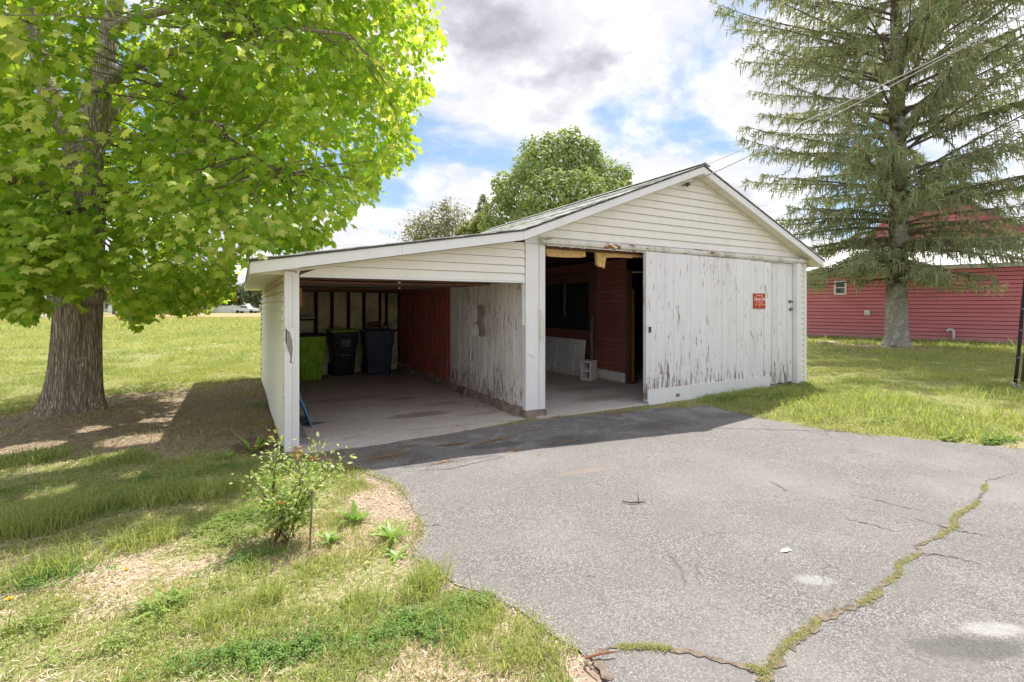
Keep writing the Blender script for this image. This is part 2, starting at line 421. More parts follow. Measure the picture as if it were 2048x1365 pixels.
# ragged tar patches plus garage shade put into the colour, near the building
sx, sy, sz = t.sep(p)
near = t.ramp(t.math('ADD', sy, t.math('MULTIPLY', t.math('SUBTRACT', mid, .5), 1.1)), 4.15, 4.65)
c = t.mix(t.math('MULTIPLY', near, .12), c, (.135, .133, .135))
ptc = t.noise(p, 2.1, 7, .68, .6); c = t.mix(t.math('MULTIPLY', near, t.ramp(ptc, .52, .58, 0.0, .65)), c, (.34, .325, .315)); c = t.mix(t.math('MULTIPLY', near, t.ramp(ptc, .44, .38, 0.0, .6)), c, (.12, .115, .112))
def blob(cx, cy, rx, ry, ang, soft=.35, amp=.9, sc=5.0):
    q = t.vmath('SUBTRACT', p, (cx, cy, 0)); qx, qy, _ = t.sep(q)
    ca, sa = math.cos(ang), math.sin(ang)
    u = t.math('DIVIDE', t.math('ADD', t.math('MULTIPLY', qx, ca), t.math('MULTIPLY', qy, sa)), rx)
    w = t.math('DIVIDE', t.math('SUBTRACT', t.math('MULTIPLY', qy, ca), t.math('MULTIPLY', qx, sa)), ry)
    r2 = t.math('SQRT', t.math('ADD', t.math('MULTIPLY', u, u), t.math('MULTIPLY', w, w)))
    r2 = t.math('ADD', r2, t.math('MULTIPLY', t.math('SUBTRACT', t.noise(p, sc, 5, .65), .5), amp))
    return t.ramp(r2, 1.0+soft, 1.0-soft)
def gb(px, py, rx, ry, ang, **k): k.setdefault('sc', 3.2/min(rx, ry)**.6); q = G(px, py); return blob(q[0], q[1], rx, ry, ang, **k)
AX = R(-YAW)
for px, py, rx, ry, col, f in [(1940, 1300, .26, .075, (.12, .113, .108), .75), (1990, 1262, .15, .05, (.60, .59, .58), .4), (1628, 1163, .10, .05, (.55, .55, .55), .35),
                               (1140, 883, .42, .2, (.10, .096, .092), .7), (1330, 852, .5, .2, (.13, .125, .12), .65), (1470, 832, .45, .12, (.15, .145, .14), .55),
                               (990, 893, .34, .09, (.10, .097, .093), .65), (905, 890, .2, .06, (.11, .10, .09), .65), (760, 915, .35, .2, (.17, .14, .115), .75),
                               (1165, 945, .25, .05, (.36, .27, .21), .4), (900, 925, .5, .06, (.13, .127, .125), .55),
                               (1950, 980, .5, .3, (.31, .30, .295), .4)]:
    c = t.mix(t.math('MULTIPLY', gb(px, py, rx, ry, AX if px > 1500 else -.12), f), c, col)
# fine crazing in worn areas, and loose dark pits
wn = t.new('ShaderNodeTexNoise'); t.put(wn.inputs['Vector'], p); wn.inputs['Scale'].default_value = 3.0; wn.inputs['Detail'].default_value = 5
wp = t.vmath('ADD', p, t.scale(wn.outputs['Color'], (.35, .35, 0)))
cr_ = t.ramp(t.voro(wp, 1.5, 'DISTANCE_TO_EDGE'), .012, .002); cm = t.ramp(t.noise(p, .8, 4, .6), .50, .58)
c = t.mix(t.math('MULTIPLY', t.math('MULTIPLY', cr_, cm), .55), c, (.10, .095, .09))
pit = t.ramp(t.voro(p, 9.0), .085, .05); c = t.mix(t.math('MULTIPLY', pit, t.ramp(t.noise(p, 4, 4, .6), .5, .56, 0.0, .5)), c, (.12, .115, .11))
st3 = t.noise(t.scale(p, (1, 1, 0)), 1.3, 8, .7); c = t.mix(t.ramp(st3, .50, .62, 0.0, .30), c, (.20, .187, .178)); c = t.mix(t.ramp(st3, .48, .36, 0.0, .25), c, (.33, .311, .293))
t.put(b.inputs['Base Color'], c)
t.put(b.inputs['Normal'], t.bump(t.math('ADD', t.math('MULTIPLY', v2, 1.6), t.math('MULTIPLY', mid, .4)), .8, .006))
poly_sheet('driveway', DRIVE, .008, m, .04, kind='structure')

# floor slabs
def mat_floor(name, c1, c2, c3):
    m, t, b = material(name, rough=.92, spec=.15); p = t.scale(t.pos(), (1, 1, 0))
    a = t.noise(p, .9, 6, .65, .4); f = t.noise(p, 8, 6, .7); g = t.noise(p, 70, 3, .6)
    c = t.mix(t.ramp(a, .38, .64), c1, c2); c = t.mix(t.ramp(f, .48, .7, 0.0, .7), c, c3)
    c = t.mix(t.ramp(g, .58, .74, 0.0, .5), c, tuple(min(1, x*1.7) for x in c1))
    # soil dragged in: browner towards the back
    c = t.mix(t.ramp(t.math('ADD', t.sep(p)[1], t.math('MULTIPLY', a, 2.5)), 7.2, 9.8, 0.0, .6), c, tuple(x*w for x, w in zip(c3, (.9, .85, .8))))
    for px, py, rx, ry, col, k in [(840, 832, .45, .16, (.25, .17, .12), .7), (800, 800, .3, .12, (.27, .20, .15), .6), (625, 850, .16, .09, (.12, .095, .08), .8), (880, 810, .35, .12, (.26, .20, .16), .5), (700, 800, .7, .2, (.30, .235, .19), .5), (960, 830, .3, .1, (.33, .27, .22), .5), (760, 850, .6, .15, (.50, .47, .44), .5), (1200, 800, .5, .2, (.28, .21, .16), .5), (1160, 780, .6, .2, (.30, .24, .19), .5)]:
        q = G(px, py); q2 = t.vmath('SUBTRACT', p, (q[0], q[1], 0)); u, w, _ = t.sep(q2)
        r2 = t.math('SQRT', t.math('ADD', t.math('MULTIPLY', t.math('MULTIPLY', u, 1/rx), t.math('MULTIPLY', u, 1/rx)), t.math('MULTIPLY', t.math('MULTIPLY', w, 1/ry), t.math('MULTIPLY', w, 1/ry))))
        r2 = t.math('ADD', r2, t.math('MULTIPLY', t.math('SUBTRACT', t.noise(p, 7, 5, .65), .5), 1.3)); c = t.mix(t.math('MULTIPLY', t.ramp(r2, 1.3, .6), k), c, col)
    t.put(b.inputs['Base Color'], c); t.put(b.inputs['Normal'], t.bump(t.math('ADD', f, g), .4, .01)); return m
M['floor'] = mat_floor('dusty concrete floor', (.60, .56, .52), (.53, .47, .42), (.42, .345, .29))
poly_sheet('carport_floor', wob([(.56, 5.46), (1.2, 5.40), (2.1, 5.50), (3.0, 5.62), (3.395, 5.66)], .02, 9)+[(3.395, 11.74), (.56, 11.74)], .016, M['floor'], .03, kind='structure')
poly_sheet('garage_floor', [(3.40, 5.72), (3.7, 5.60), (5.56, 5.58), (9.9, 5.75), (9.9, 13), (3.5, 13)], .022, M['floor'], .04, kind='structure')

# ------------------------------------------------------------------ garage with carport
XL, XC, XR, YF, YBL, YB = .42, 3.40, 10.05, 5.70, 11.75, 13.1
RX, RZ, YE = 6.72, 3.87, 5.46
JX, JZ, EX, EZ = 3.235, 2.53, .088, 1.987
RXR, RZR = 10.30, 2.46
SL = (RZ-JZ)/(RX-JX); SLL = (JZ-EZ)/(JX-EX); SR = (RZ-RZR)/(RXR-RX)
def roofz(x):
    return JZ-(JX-x)*SLL if x < JX else (RZ-(RX-x)*SL if x < RX else RZ-(x-RX)*SR)
gar = thing('garage', (6.0, 8.0, 0), 'white gabled garage with half open sliding door and a lean-to carport', 'garage')
FH = .118; P0_ = .41
# fascia: rake boards in five lengths with open butt joints
def slope_board(name, xa, xb, zt, h, y0, y1, mat, off=0.0, parent=gar):
    za, zb = zt(xa)+off, zt(xb)+off
    return MB().prism([(xa, za), (xb, zb), (xb, zb-h), (xa, za-h)], 'y', y0, y1).obj(name, mat, parent)
left_r = lambda x: RZ-(RX-x)*SL
lean_r = lambda x: JZ-(JX-x)*SLL
right_r = lambda x: RZ-(x-RX)*SR
qx = 5.16
for a, b_, f in [(EX, 1.62, lean_r), (1.623, JX-.002, lean_r), (JX+.002, qx, left_r), (qx+.005, RX-.002, left_r), (RX+.002, 8.9, right_r), (8.903, RXR, right_r)]:
    slope_board('fascia_board', a, b_, f, FH, YE, YE+.022, M['trim'])
boxo('eave_fascia', EX-.006, EX+.016, YE+.024, 11.95, EZ-FH, EZ-.012, M['trim'], gar)
boxo('eave_fascia', RXR-.02, RXR, YE+.024, YB+.2, RZR-FH, RZR-.01, M['trim'], gar)
# soffits: narrow slats under the rakes, flat board under the left eave
for a, b_, f in [(EX+.018, JX, lean_r), (JX, RX, left_r), (RX, RXR-.03, right_r)]:
    n = int(round((b_-a)/.165)); w = (b_-a)/n
    for i in range(n):
        slope_board('soffit_slat', a+i*w+.004, a+(i+1)*w-.004, f, .012, YE+.024, YF-.004, M['soffit'], -FH+.022+(.003 if i % 2 else 0))
for i in range(12):
    y0 = YF+.0+i*(12-YF)/12.05
    boxo('eave_soffit', EX+.018, XL-.002, y0, y0+(12-YF)/12.05-.006, EZ-FH+.012, EZ-FH+.022, M['soffit'], gar)
# trim strip where the rake soffit meets the wall
for a, b_, f in [(.56, JX-.02, lean_r), (JX+.15, RX-.03, left_r), (RX+.0, XR+.02, right_r)]:
    slope_board('soffit_trim', a, b_, f, .03, YF-.045, YF-.018, M['soffit'], -FH+.004)
# roof sheets
def roof_sheet(name, xa, xb, f, y0, y1, mat, th=.03, off=0.0):
    return slope_board(name, xa, xb, f, th, y0, y1, mat, off)
roof_sheet('roof_deck', EX-.01, JX, lean_r, YE-.012, 11.98, M['felt'], .022, .020)
roof_sheet('roof_deck', JX+.001, RX, left_r, YE-.010, YB+.2, M['felt'], .020, .014)
roof_sheet('roof_deck', RX+.001, RXR+.02, right_r, YE-.010, YB+.2, M['felt'], .020, .014)
def courses(xa, xb, f, y0, y1, n, step):
    w = (xb-xa)/n
    for i in range(n):
        x0 = xa+i*w; x1 = x0+w*1.12
        y = y0-random.uniform(0, .014)
        while y < y1:
            L = random.uniform(2.2, 3.4); ye = min(y1, y+L)
            lift = .034+random.uniform(-.003, .006); dz = random.uniform(-.004, .004)
            MB().add([(x0, y, f(x0)+lift), (x0, ye-.006, f(x0)+lift+dz), (x1, ye-.006, f(x1)+.024), (x1, y, f(x1)+.024),
                      (x0, y, f(x0)+lift-.012), (x0, ye-.006, f(x0)+lift-.012+dz), (x1, ye-.006, f(x1)+.016), (x1, y, f(x1)+.016)],
                     [(0, 1, 2, 3)[::-1], (4, 5, 6, 7), (0, 1, 5, 4), (1, 2, 6, 5), (2, 3, 7, 6), (3, 0, 4, 7)]).obj('shingle_course', M['shingle'], gar)
            y = ye
courses(JX+.02, RX-.06, left_r, YE-.015, YB+.2, 15, 0)
courses(EX, JX-.01, lean_r, YE-.005, 11.98, 7, 0)
slope_board('ridge_cap', RX-.13, RX, left_r, .012, YE-.03, YB+.22, M['shingle'], .062)
slope_board('ridge_cap', RX+.001, RX+.13, right_r, .012, YE-.03, YB+.22, M['shingle'], .062)
# right slope: a plain layer (seen only from elsewhere)
for i in range(12):
    xa = RX+.1+i*(RXR-RX-.1)/12
    slope_board('shingle_course', xa, xa+.31, right_r, .012, YE-.005, YB+.2, M['shingle'], .034+.001*(i % 2))

# siding: overlapping courses, each one a board whose bottom edge stands proud
def clap(x0f, x1f, z0, z1, y, mat, parent=gar, name='siding_board', out=.030):
    """course on a wall that faces -y; x limits are functions of z"""
    a0, a1, b0, b1 = x0f(z0), x1f(z0), x0f(z1), x1f(z1)
    if a1-a0 < .03: return
    if b1-b0 < .0: b0 = b1 = (b0+b1)/2
    V = [(a0, y-out, z0), (a1, y-out, z0), (b1, y-.004, z1), (b0, y-.004, z1), (a0, y+.004, z0), (a1, y+.004, z0), (b1, y+.004, z1), (b0, y+.004, z1)]
    MB().add(V, [(0, 1, 2, 3), (5, 4, 7, 6), (1, 0, 4, 5), (2, 1, 5, 6), (3, 2, 6, 7), (0, 3, 7, 4)]).obj(name, mat, parent)
und = FH+.006
zl = lambda z: max(XC+.02, RX-(RZ-und-z)/SL); zr = lambda z: min(XR-.005, RX+(RZ-und-z)/SR)
z = 2.515; SP = .122
while z < RZ-und-.01:
    clap(zl, zr, z, min(z+SP-.0045, RZ-und-.003), YF, M['siding']); z += SP
# sheathing behind the gable
MB().prism([(XC+.02, 2.40), (XR, 2.40), (XR, right_r(XR)-und), (RX, RZ-und), (XC+.02, left_r(XC+.02)-und)], 'y', YF+.006, YF+.05).obj('gable_sheathing', M['brown_wood'], gar)
# band over the carport opening
SB = .107; z = 1.885
while z < 2.5:
    x0 = lambda zz: max(.565, JX-(JZ-und-zz)/SLL); x1 = lambda zz: XC-.012
    if x0(z) < 3.3: clap(x0, x1, z, z+SB-.004, YF, M['siding'])
    z += SB
MB().prism([(.565, 1.87), (XC-.012, 1.87), (XC-.012, lean_r(3.2)-und), (.565, lean_r(.565)-und)], 'y', YF+.006, YF+.06).obj('header_board', M['brown_wood'], gar)
boxo('header_trim', .565, XC-.012, YF-.026, YF+.062, 1.862, 1.8835, M['trim'], gar)
boxo('header_trim', P0_+.004, .563, YF-.028, YF+.06, 1.905, 2.03, M['trim'], gar)
MB().prism([(EX+.02, EZ-FH+.013), (P0_, EZ-FH+.013), (P0_, lean_r(P0_)-.10), (EX+.02, lean_r(EX+.02)-.10)], 'y', YF-.003, YF+.012).obj('soffit_trim', M['soffit'], gar)
# left wall of the carport
z = 0.03; k = 0
while z < EZ-FH-.02:
    z1 = min(z+.098, EZ-FH+.01)
    V = [(XL-.018, YF+.10, z), (XL-.018, YBL, z), (XL-.004, YBL, z1), (XL-.004, YF+.10, z1), (XL+.004, YF+.10, z), (XL+.004, YBL, z), (XL+.004, YBL, z1), (XL+.004, YF+.10, z1)]
    # old boards: slightly wavy along their length
    nseg = 10; VV = []; FF = []
    for i in range(nseg+1):
        y = YF+.10+(YBL-YF-.10)*i/nseg; w = .006*math.sin(i*1.3+k*.9)*(1 if z < 1 else .4)
        VV += [(XL-.034+w, y, z), (XL-.004+w*.3, y, z1), (XL+.004, y, z1), (XL+.004, y, z)]
    for i in range(nseg):
        for q in range(4): FF.append((i*4+q, i*4+(q+1) % 4, i*4+4+(q+1) % 4, i*4+4+q))
    FF += [(0, 1, 2, 3), (nseg*4+3, nseg*4+2, nseg*4+1, nseg*4)]
    mesh('siding_board', VV, FF, M['siding_left'], gar); z += .105; k += 1
boxo('corner_trim', XL-.03, XL+.02, YBL+.002, YBL+.06, .0, EZ-FH+.01, M['felt'], gar)
boxo('inner_wall_board', XL+.006, XL+.05, YF+.12, YBL, .05, 1.9, M['bounce_white'], gar)
boxo('sill_plate', .56, .66, YF+.08, 7.4, .0, .085, M['grey_wood'], gar)
boxo('footing', .50, .70, YF-.06, YF+.076, -.03, .045, M['concrete'], gar)
# left post with ribbed corner trim, torn open at knee-to-chest height
P0, P1 = .41, .55
pc = MB().box(P0+.022, P1-.02, YF-.030, YF+.09, -.02, 1.93); pc.obj('post', M['worn_wood'], gar)
def ribbed(zs, name='post_trim'):
    b = MB(); za, zb = zs
    b.box(P0, P0+.075, YF-.046, YF-.034, za, zb); b.box(P0, P0+.012, YF-.033, YF+.09, za, zb)
    b.box(P0+.077, P0+.10, YF-.052, YF-.034, za, zb)
    return b.obj(name, M['trim'], gar)
ribbed((-.03, .94)); ribbed((1.32, 1.915))
MB().box(P0+.102, P1+.004, YF-.044, YF-.032, -.03, 1.90).box(P1-.008, P1+.004, YF-.031, YF+.092, -.03, 1.86).obj('post_trim', M['trim'], gar)
# torn middle piece: ragged outline, one flap bent outward
rag = [(P0, .941), (P0+.05, .941), (P0+.058, 1.0), (P0+.04, 1.06), (P0+.018, 1.13), (P0+.006, 1.19), (P0+.010, 1.23), (P0, 1.24)]
MB().prism(rag, 'y', YF-.046, YF-.036).obj('torn_trim', M['trim'], gar)
rag = [(P0+.10, .941), (P0+.068, .95), (P0+.080, 1.08), (P0+.074, 1.18), (P0+.050, 1.27), (P0+.02, 1.30), (P0, 1.3185), (P0+.10, 1.3185)]
MB().prism(rag, 'y', YF-.046, YF-.036).obj('torn_trim', M['trim'], gar)
MB().add([(P0+.002, YF-.045, 1.04), (P0+.035, YF-.046, 1.07), (P0+.012, YF-.075, 1.16), (P0-.018, YF-.07, 1.19), (P0+.004, YF-.042, 1.045), (P0+.033, YF-.043, 1.072), (P0+.014, YF-.072, 1.158), (P0-.016, YF-.067, 1.188)],
         [(0, 1, 2, 3), (7, 6, 5, 4), (0, 4, 5, 1), (1, 5, 6, 2), (2, 6, 7, 3), (3, 7, 4, 0)]).obj('torn_trim', M['trim'], gar)
boxo('post_trim', P0, P0+.010, YF-.033, YF+.09, .942, 1.318, M['trim'], gar)

# carport: partition towards the garage, upright planks white in front and red behind
CB = .13
y = YF+.055; k = 0
while y < YBL-.02:
    w = random.uniform(.105, .13); white = y < 8.37
    bot = CB+random.uniform(-.035, .03) if white else CB+random.uniform(-.02, .06)
    zt = 1.90+.0; x = XC+random.uniform(-.006, .006); y1 = min(y+w-.004, YBL)
    zb2 = bot+random.uniform(-.02, .02)
    m3 = bot+random.uniform(-.03, .02); ym = (y+y1)/2
    MB().add([(x, y, bot), (x, ym, m3), (x, y1, zb2), (x, y1, zt), (x, y, zt), (x+.022, y, bot), (x+.022, ym, m3), (x+.022, y1, zb2), (x+.022, y1, zt), (x+.022, y, zt)],
             [(4, 3, 2, 1, 0), (5, 6, 7, 8, 9), (0, 1, 6, 5), (1, 2, 7, 6), (2, 3, 8, 7), (3, 4, 9, 8), (4, 0, 5, 9)]).obj('wall_plank', M['wall_white'] if white else M['wall_red'], gar)
    y += w; k += 1
boxo('partition_core', XC+.034, XC+.07, YF+.055, YB-.022, .10, 2.499, M['bounce_white'], gar)
b = MB(); n = 26
for i in range(n):      # rough concrete curb with broken edges
    y0 = YF+.09+(YBL-YF-.09)*i/n; y1 = YF+.09+(YBL-YF-.09)*(i+1)/n
    e = random.uniform(-.03, .02)
    b.prism([(XC-.045+e, -.02), (XC+.16, -.02), (XC+.16, .145), (XC+.005, .145+random.uniform(-.02, .015)), (XC-.03+e, .10+random.uniform(-.02, .02))], 'y', y0, y1-.001)
b.obj('curb', M['curb'], gar)
MB().prism([(XC-.02, -.03), (XC+.33, -.03), (XC+.325, .115), (XC+.16, .118), (XC-.01, .11)], 'y', YF-.045, YF+.088).obj('footing', M['curb'], gar)
# centre post: wide white metal panel, narrow strip beside it, old weathered bits
boxo('center_post', XC-.002, XC+.205, YF-.03, YF+.05, .118, 2.405, M['trim'], gar)
MB().add([(XC, YF-.0305, .92), (XC+.10, YF-.046, .86), (XC+.203, YF-.0305, .83), (XC+.12, YF-.041, .98), (XC+.01, YF-.0305, 1.18)], [(0, 1, 3), (1, 2, 3), (0, 3, 4)]).obj('dented_panel', M['trim'], gar)
boxo('post_strip', XC+.209, XC+.305, YF-.042, YF+.05, .10, 2.40, M['old_white'], gar)
boxo('latch_block', XC+.215, XC+.275, YF-.068, YF-.043, 1.10, 1.50, M['wall_white'], gar)
boxo('wall_end_board', XC-.032, XC-.006, YF+.004, YF+.055, 1.28, 1.86, M['wall_white'], gar)
MB().prism([(XC-.005, 2.409), (XC+.35, 2.409), (XC+.35, left_r(XC+.35)-und), (XC-.005, left_r(XC-.005)-und-.02)], 'y', YF-.028, YF+.004).obj('center_post', M['trim'], gar)

# ceiling under the carport: boards nailed under the rafters
y = YF+.065; i = 0
while y < YBL-.05:
    w = 1.22 if i else .95; y1 = min(y+w, YBL-.005)
    mt = M['ceiling_pale'] if i in (2,) else M['ceiling']
    zs = .012*(i % 2)+.01*math.sin(i*2.1)
    zc = lambda x: min(1.90, lean_r(x)-.12)-zs if x > .9 else lean_r(x)-.14-zs
    V = []
    for xx in (XL+.06, 1.0, 2.2, XC-.002):
        sag = .018 if 1 <= xx <= 2.3 else 0
        V += [(xx, y, 1.895-zs-sag), (xx, y1-.006, 1.895-zs-sag*.5)]
    n = len(V); V += [(a, b2, c2+.012) for a, b2, c2 in V]
    F = []
    for q in range(3): F += [(2*q, 2*q+1, 2*q+3, 2*q+2), (n+2*q, n+2*q+2, n+2*q+3, n+2*q+1), (2*q, 2*q+2, n+2*q+2, n+2*q), (2*q+1, n+2*q+1, n+2*q+3, 2*q+3)]
    mesh('ceiling_board', V, F, mt, gar); y = y1; i += 1
# back wall: fibreboard panels between dark studs
st = [.50, 1.38, 1.78, 2.17, 2.57, 2.96, 3.30]
studx = []
for px in (632, 664, 697, 728, 760, 773):
    k = (px-1024)/F_PX; yy = YBL-.06; studx.append(yy*(FW[0]+RT[0]*k)/(FW[1]+RT[1]*k))
ed = [XL+.055]+studx+[XC-.004]
for i in range(len(ed)-1):
    boxo('back_panel', ed[i]+.003, ed[i+1]-.003, YBL-.01, YBL+.012, .02, 1.93, M['fibre'], gar)
for i, xx in enumerate(studx):
    w = .034 if i < 4 else .026
    boxo('stud', xx-w, xx+w, YBL-.085, YBL-.012, .02, 1.86, M['stud'], gar)
MB().prism([(XL+.006, 1.9305), (XC-.004, 1.9305), (XC-.004, lean_r(XC)-.02), (XL+.006, lean_r(XL)-.02)], 'y', YBL-.01, YBL+.05).obj('back_gable', M['siding'], gar)
boxo('corner_stud', XC-.034, XC-.006, YBL-.075, YBL-.014, .02, 1.89, M['stud'], gar)
boxo('corner_stud', XC-.004, XC+.03, YBL-.03, YBL+.011, .15, 1.925, M['stud'], gar)
boxo('top_plate', XL+.055, XC-.03, YBL-.10, YBL-.012, 1.862, 1.888, M['stud'], gar)
boxo('wall_ledge', studx[3]+.04, XC-.03, YBL-.14, YBL-.0865, .94, .975, M['stud'], gar)
boxo('wall_ledge', XL+.06, studx[0]-.036, YBL-.10, YBL-.012, 1.22, 1.255, M['stud'], gar)

# main part: side and back walls, ceiling
boxo('back_wall', XC, XR, YB-.02, YB+.04, 0, 2.45, M['bounce_white'], gar)
MB().prism([(XC, 2.452), (XR, 2.452), (XR, right_r(XR)-und), (RX, RZ-und), (XC, left_r(XC)-und)], 'y', YB-.02, YB+.04).obj('back_gable', M['siding'], gar)
z = .05
while z < 2.3:
    MB().add([(XR+.02, YF+.07, z), (XR+.02, YB, z), (XR+.004, YB, z+.112), (XR+.004, YF+.07, z+.112), (XR-.03, YF+.07, z), (XR-.03, YB, z), (XR-.03, YB, z+.112), (XR-.03, YF+.07, z+.112)],
             [(0, 1, 2, 3), (7, 6, 5, 4), (0, 4, 5, 1), (1, 5, 6, 2), (2, 6, 7, 3), (3, 7, 4, 0)]).obj('siding_board', M['siding'], gar); z += .107
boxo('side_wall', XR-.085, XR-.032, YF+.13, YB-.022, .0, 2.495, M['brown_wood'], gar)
for i in range(9):
    boxo('ceiling_joist', XC+.08, XR-.04, 6.1+i*.78, 6.15+i*.78, 2.50, 2.64, M['stud'], gar)
boxo('loft_floor', XC+.08, XR-.04, YF+.06, YB-.03, 2.645, 2.66, M['bounce_white'], gar)
boxo('door_header', XC+.31, XR-.3, YF+.055, YF+.12, 2.36, 2.499, M['brown_wood'], gar)
# inner partition seen through the open door: horizontal boards, studs
PX = 6.65; y0, y1 = 7.22, 12.9
z = .03; k = 0
while z < 2.5:
    w = .098; e = random.uniform(0, .004)
    boxo('inner_board', PX-.0-e, PX+.02, y0+.03, y1, z, min(z+w-.007, 2.495), M['dark_red_board'], gar); z += w; k += 1
boxo('inner_core', PX+.022, PX+.05, y0+.03, y1, .03, 2.49, M['stud'], gar)
boxo('stud', PX-.045, PX+.045, 7.13, 7.215, .022, 2.26, M['brown_wood'], gar)
boxo('jamb_board', PX+.052, PX+.085, 7.10, 7.28, .06, 1.88, M['orange_wood'], gar)
pb = MB().box(PX-.10, PX-.01, 8.16, 8.29, .022, 2.495); pb.obj('inner_post', M['brown_wood'], gar)
MB().prism([(8.157, .4), (8.157, 1.27), (8.165, 1.34), (8.20, 1.25), (8.21, 1.05), (8.25, .95), (8.22, .6), (8.23, .35)], 'x', PX-.103, PX-.1015).obj('paint_patch', mat_plain('blue grey paint', (.22, .25, .27), .7, .4, 9), gar)
MB().box(PX-.06, PX-.048, 8.31, 10.9, 1.02, 2.05).obj('dark_board', mat_plain('blackened board', (.018, .017, .018), .7, .4, 3), gar)
boxo('inner_beam', PX-.09, PX-.012, 8.295, 12.5, 2.06, 2.26, M['brown_wood'], gar)
boxo('hanging_batten', PX-.085, PX-.061, 9.2, 9.245, 1.30, 2.055, M['grey_wood'], gar)
boxo('skirting_board', PX-.03, PX-.006, 7.25, 8.10, .03, .215, M['old_white'], gar)

# sliding door: sixteen planks on a frame, kick board at the foot
DY = 5.585; dx0, dx1 = 5.56, 8.73; n = 16
door = boxo('sliding_door', dx0+.01, dx1-.01, DY+.024, DY+.055, .05, 2.36, M['grey_wood'], gar)
for i in range(n):
    a = dx0+(dx1-dx0)*i/n; b_ = dx0+(dx1-dx0)*(i+1)/n
    g = random.uniform(.003, .008); yo = random.uniform(-.004, .004)
    zt = 2.405+random.uniform(-.008, .002)-.002*i
    MB().add([(a, DY+yo, .03), (b_-g, DY+yo+random.uniform(-.003, .003), .03), (b_-g, DY+yo+random.uniform(-.003, .003), zt), (a, DY+yo, zt), (a, DY+.022, .03), (b_-g, DY+.022, .03), (b_-g, DY+.022, zt), (a, DY+.022, zt)],
             [(0, 1, 2, 3), (7, 6, 5, 4), (1, 0, 4, 5), (2, 1, 5, 6), (3, 2, 6, 7), (0, 3, 7, 4)]).obj('plank', M['door_paint'], door)
kick = [(dx0+.06, -.025), (dx1-.06, .02), (dx1-.06, .235), (dx0+.02, .235), (dx0-.004, .21), (dx0-.002, .05), (dx0+.02, -.005)]
MB().prism(kick, 'y', DY-.026, DY-.006).obj('kick_board', M['trim'], door)
MB().box(dx0+.62, dx0+.68, DY-.045, DY-.027, .075, .12).obj('bolt', M['grey_wood'], door)
boxo('edge_board', dx0-.022, dx0-.001, DY-.002, DY+.06, .04, 2.40, M['door_paint'], door)
MB().box(dx0+.03, dx0+.07, DY-.022, DY-.006, 1.13, 1.22).obj('handle', M['metal_dark'], door)
# the fixed leaf behind it
leaf = boxo('fixed_leaf', 8.6, 9.55, YF-.012, YF+.02, .05, 2.36, M['grey_wood'], gar)
for i in range(5):
    a = 8.735+i*.163; w = .155 if i != 3 else .15
    boxo('plank', a, a+w, YF-.036+random.uniform(-.003, .003), YF-.013, .04+random.uniform(0, .03), 2.38, M['door_paint'], leaf)
for zz, a0, a1 in [(1.62, 9.41, 9.60), (1.47, 9.43, 9.62)]:
    MB().box(a0, a1, YF-.052, YF-.037, zz, zz+.022).tube([(a0+.03, YF-.055, zz-.03), (a0+.03, YF-.07, zz+.01), (a0+.03, YF-.055, zz+.05)], .008, 6).obj('hasp', M['metal_dark'], leaf)
# jamb on the right, siding strip, corner post
boxo('door_jamb', 9.56, 9.69, YF-.135, YF+.03, .02, 2.385, M['trim'], gar)
boxo('jamb_strip', 9.692, 9.735, YF-.035, YF+.03, .02, 2.43, M['trim'], gar)
z = .02
while z < 2.42:
    clap(lambda q: 9.737, lambda q: 9.975, z, min(z+.1035, 2.445), YF, M['siding']); z += .107
boxo('wall_core', 9.737, 9.975, YF+.006, YF+.05, .0, 2.44, M['brown_wood'], gar)
boxo('corner_post', 9.977, 10.065, YF-.03, YF+.068, .0, 2.40, M['trim'], gar)
# sliding track cover: rounded sheet metal box, rusty, running across the whole opening
prof = [(-.018, 2.405), (-.10, 2.400), (-.128, 2.415), (-.135, 2.445), (-.118, 2.475), (-.075, 2.498), (-.018, 2.512)]
MB().prism([(YF+a, z_) for a, z_ in prof], 'x', XC+.205, 9.98).obj('track_cover', M['rust_metal'], gar)
for xx in (3.95, 4.12, 4.33, 4.9, 5.3): boxo('track_hanger', xx, xx+.02, YF-.11, YF-.03, 2.375, 2.404, M['rust_metal'], gar)
boxo('track_rail', XC+.31, 9.6, YF-.085, YF-.065, 2.385, 2.3995, M['old_white'], gar)
b = MB().box(6.55, 6.60, YF-.10, YF-.08, 3.60, 3.64)     # insulator bracket in the gable
ix, iy, iz = 6.47, YF-.07, 3.565
b = MB().tube([(ix, iy+.065, iz), (ix, iy-.02, iz)], .012, 8).tube([(ix, iy-.02, iz), (ix, iy-.075, iz)], [.028, .036], 10)
b.tube([(ix-.03, iy-.05, iz), (ix-.045, iy-.06, iz-.04), (ix-.01, iy-.06, iz-.045)], .006, 6)
b.obj('insulator', M['metal_dark'], gar)

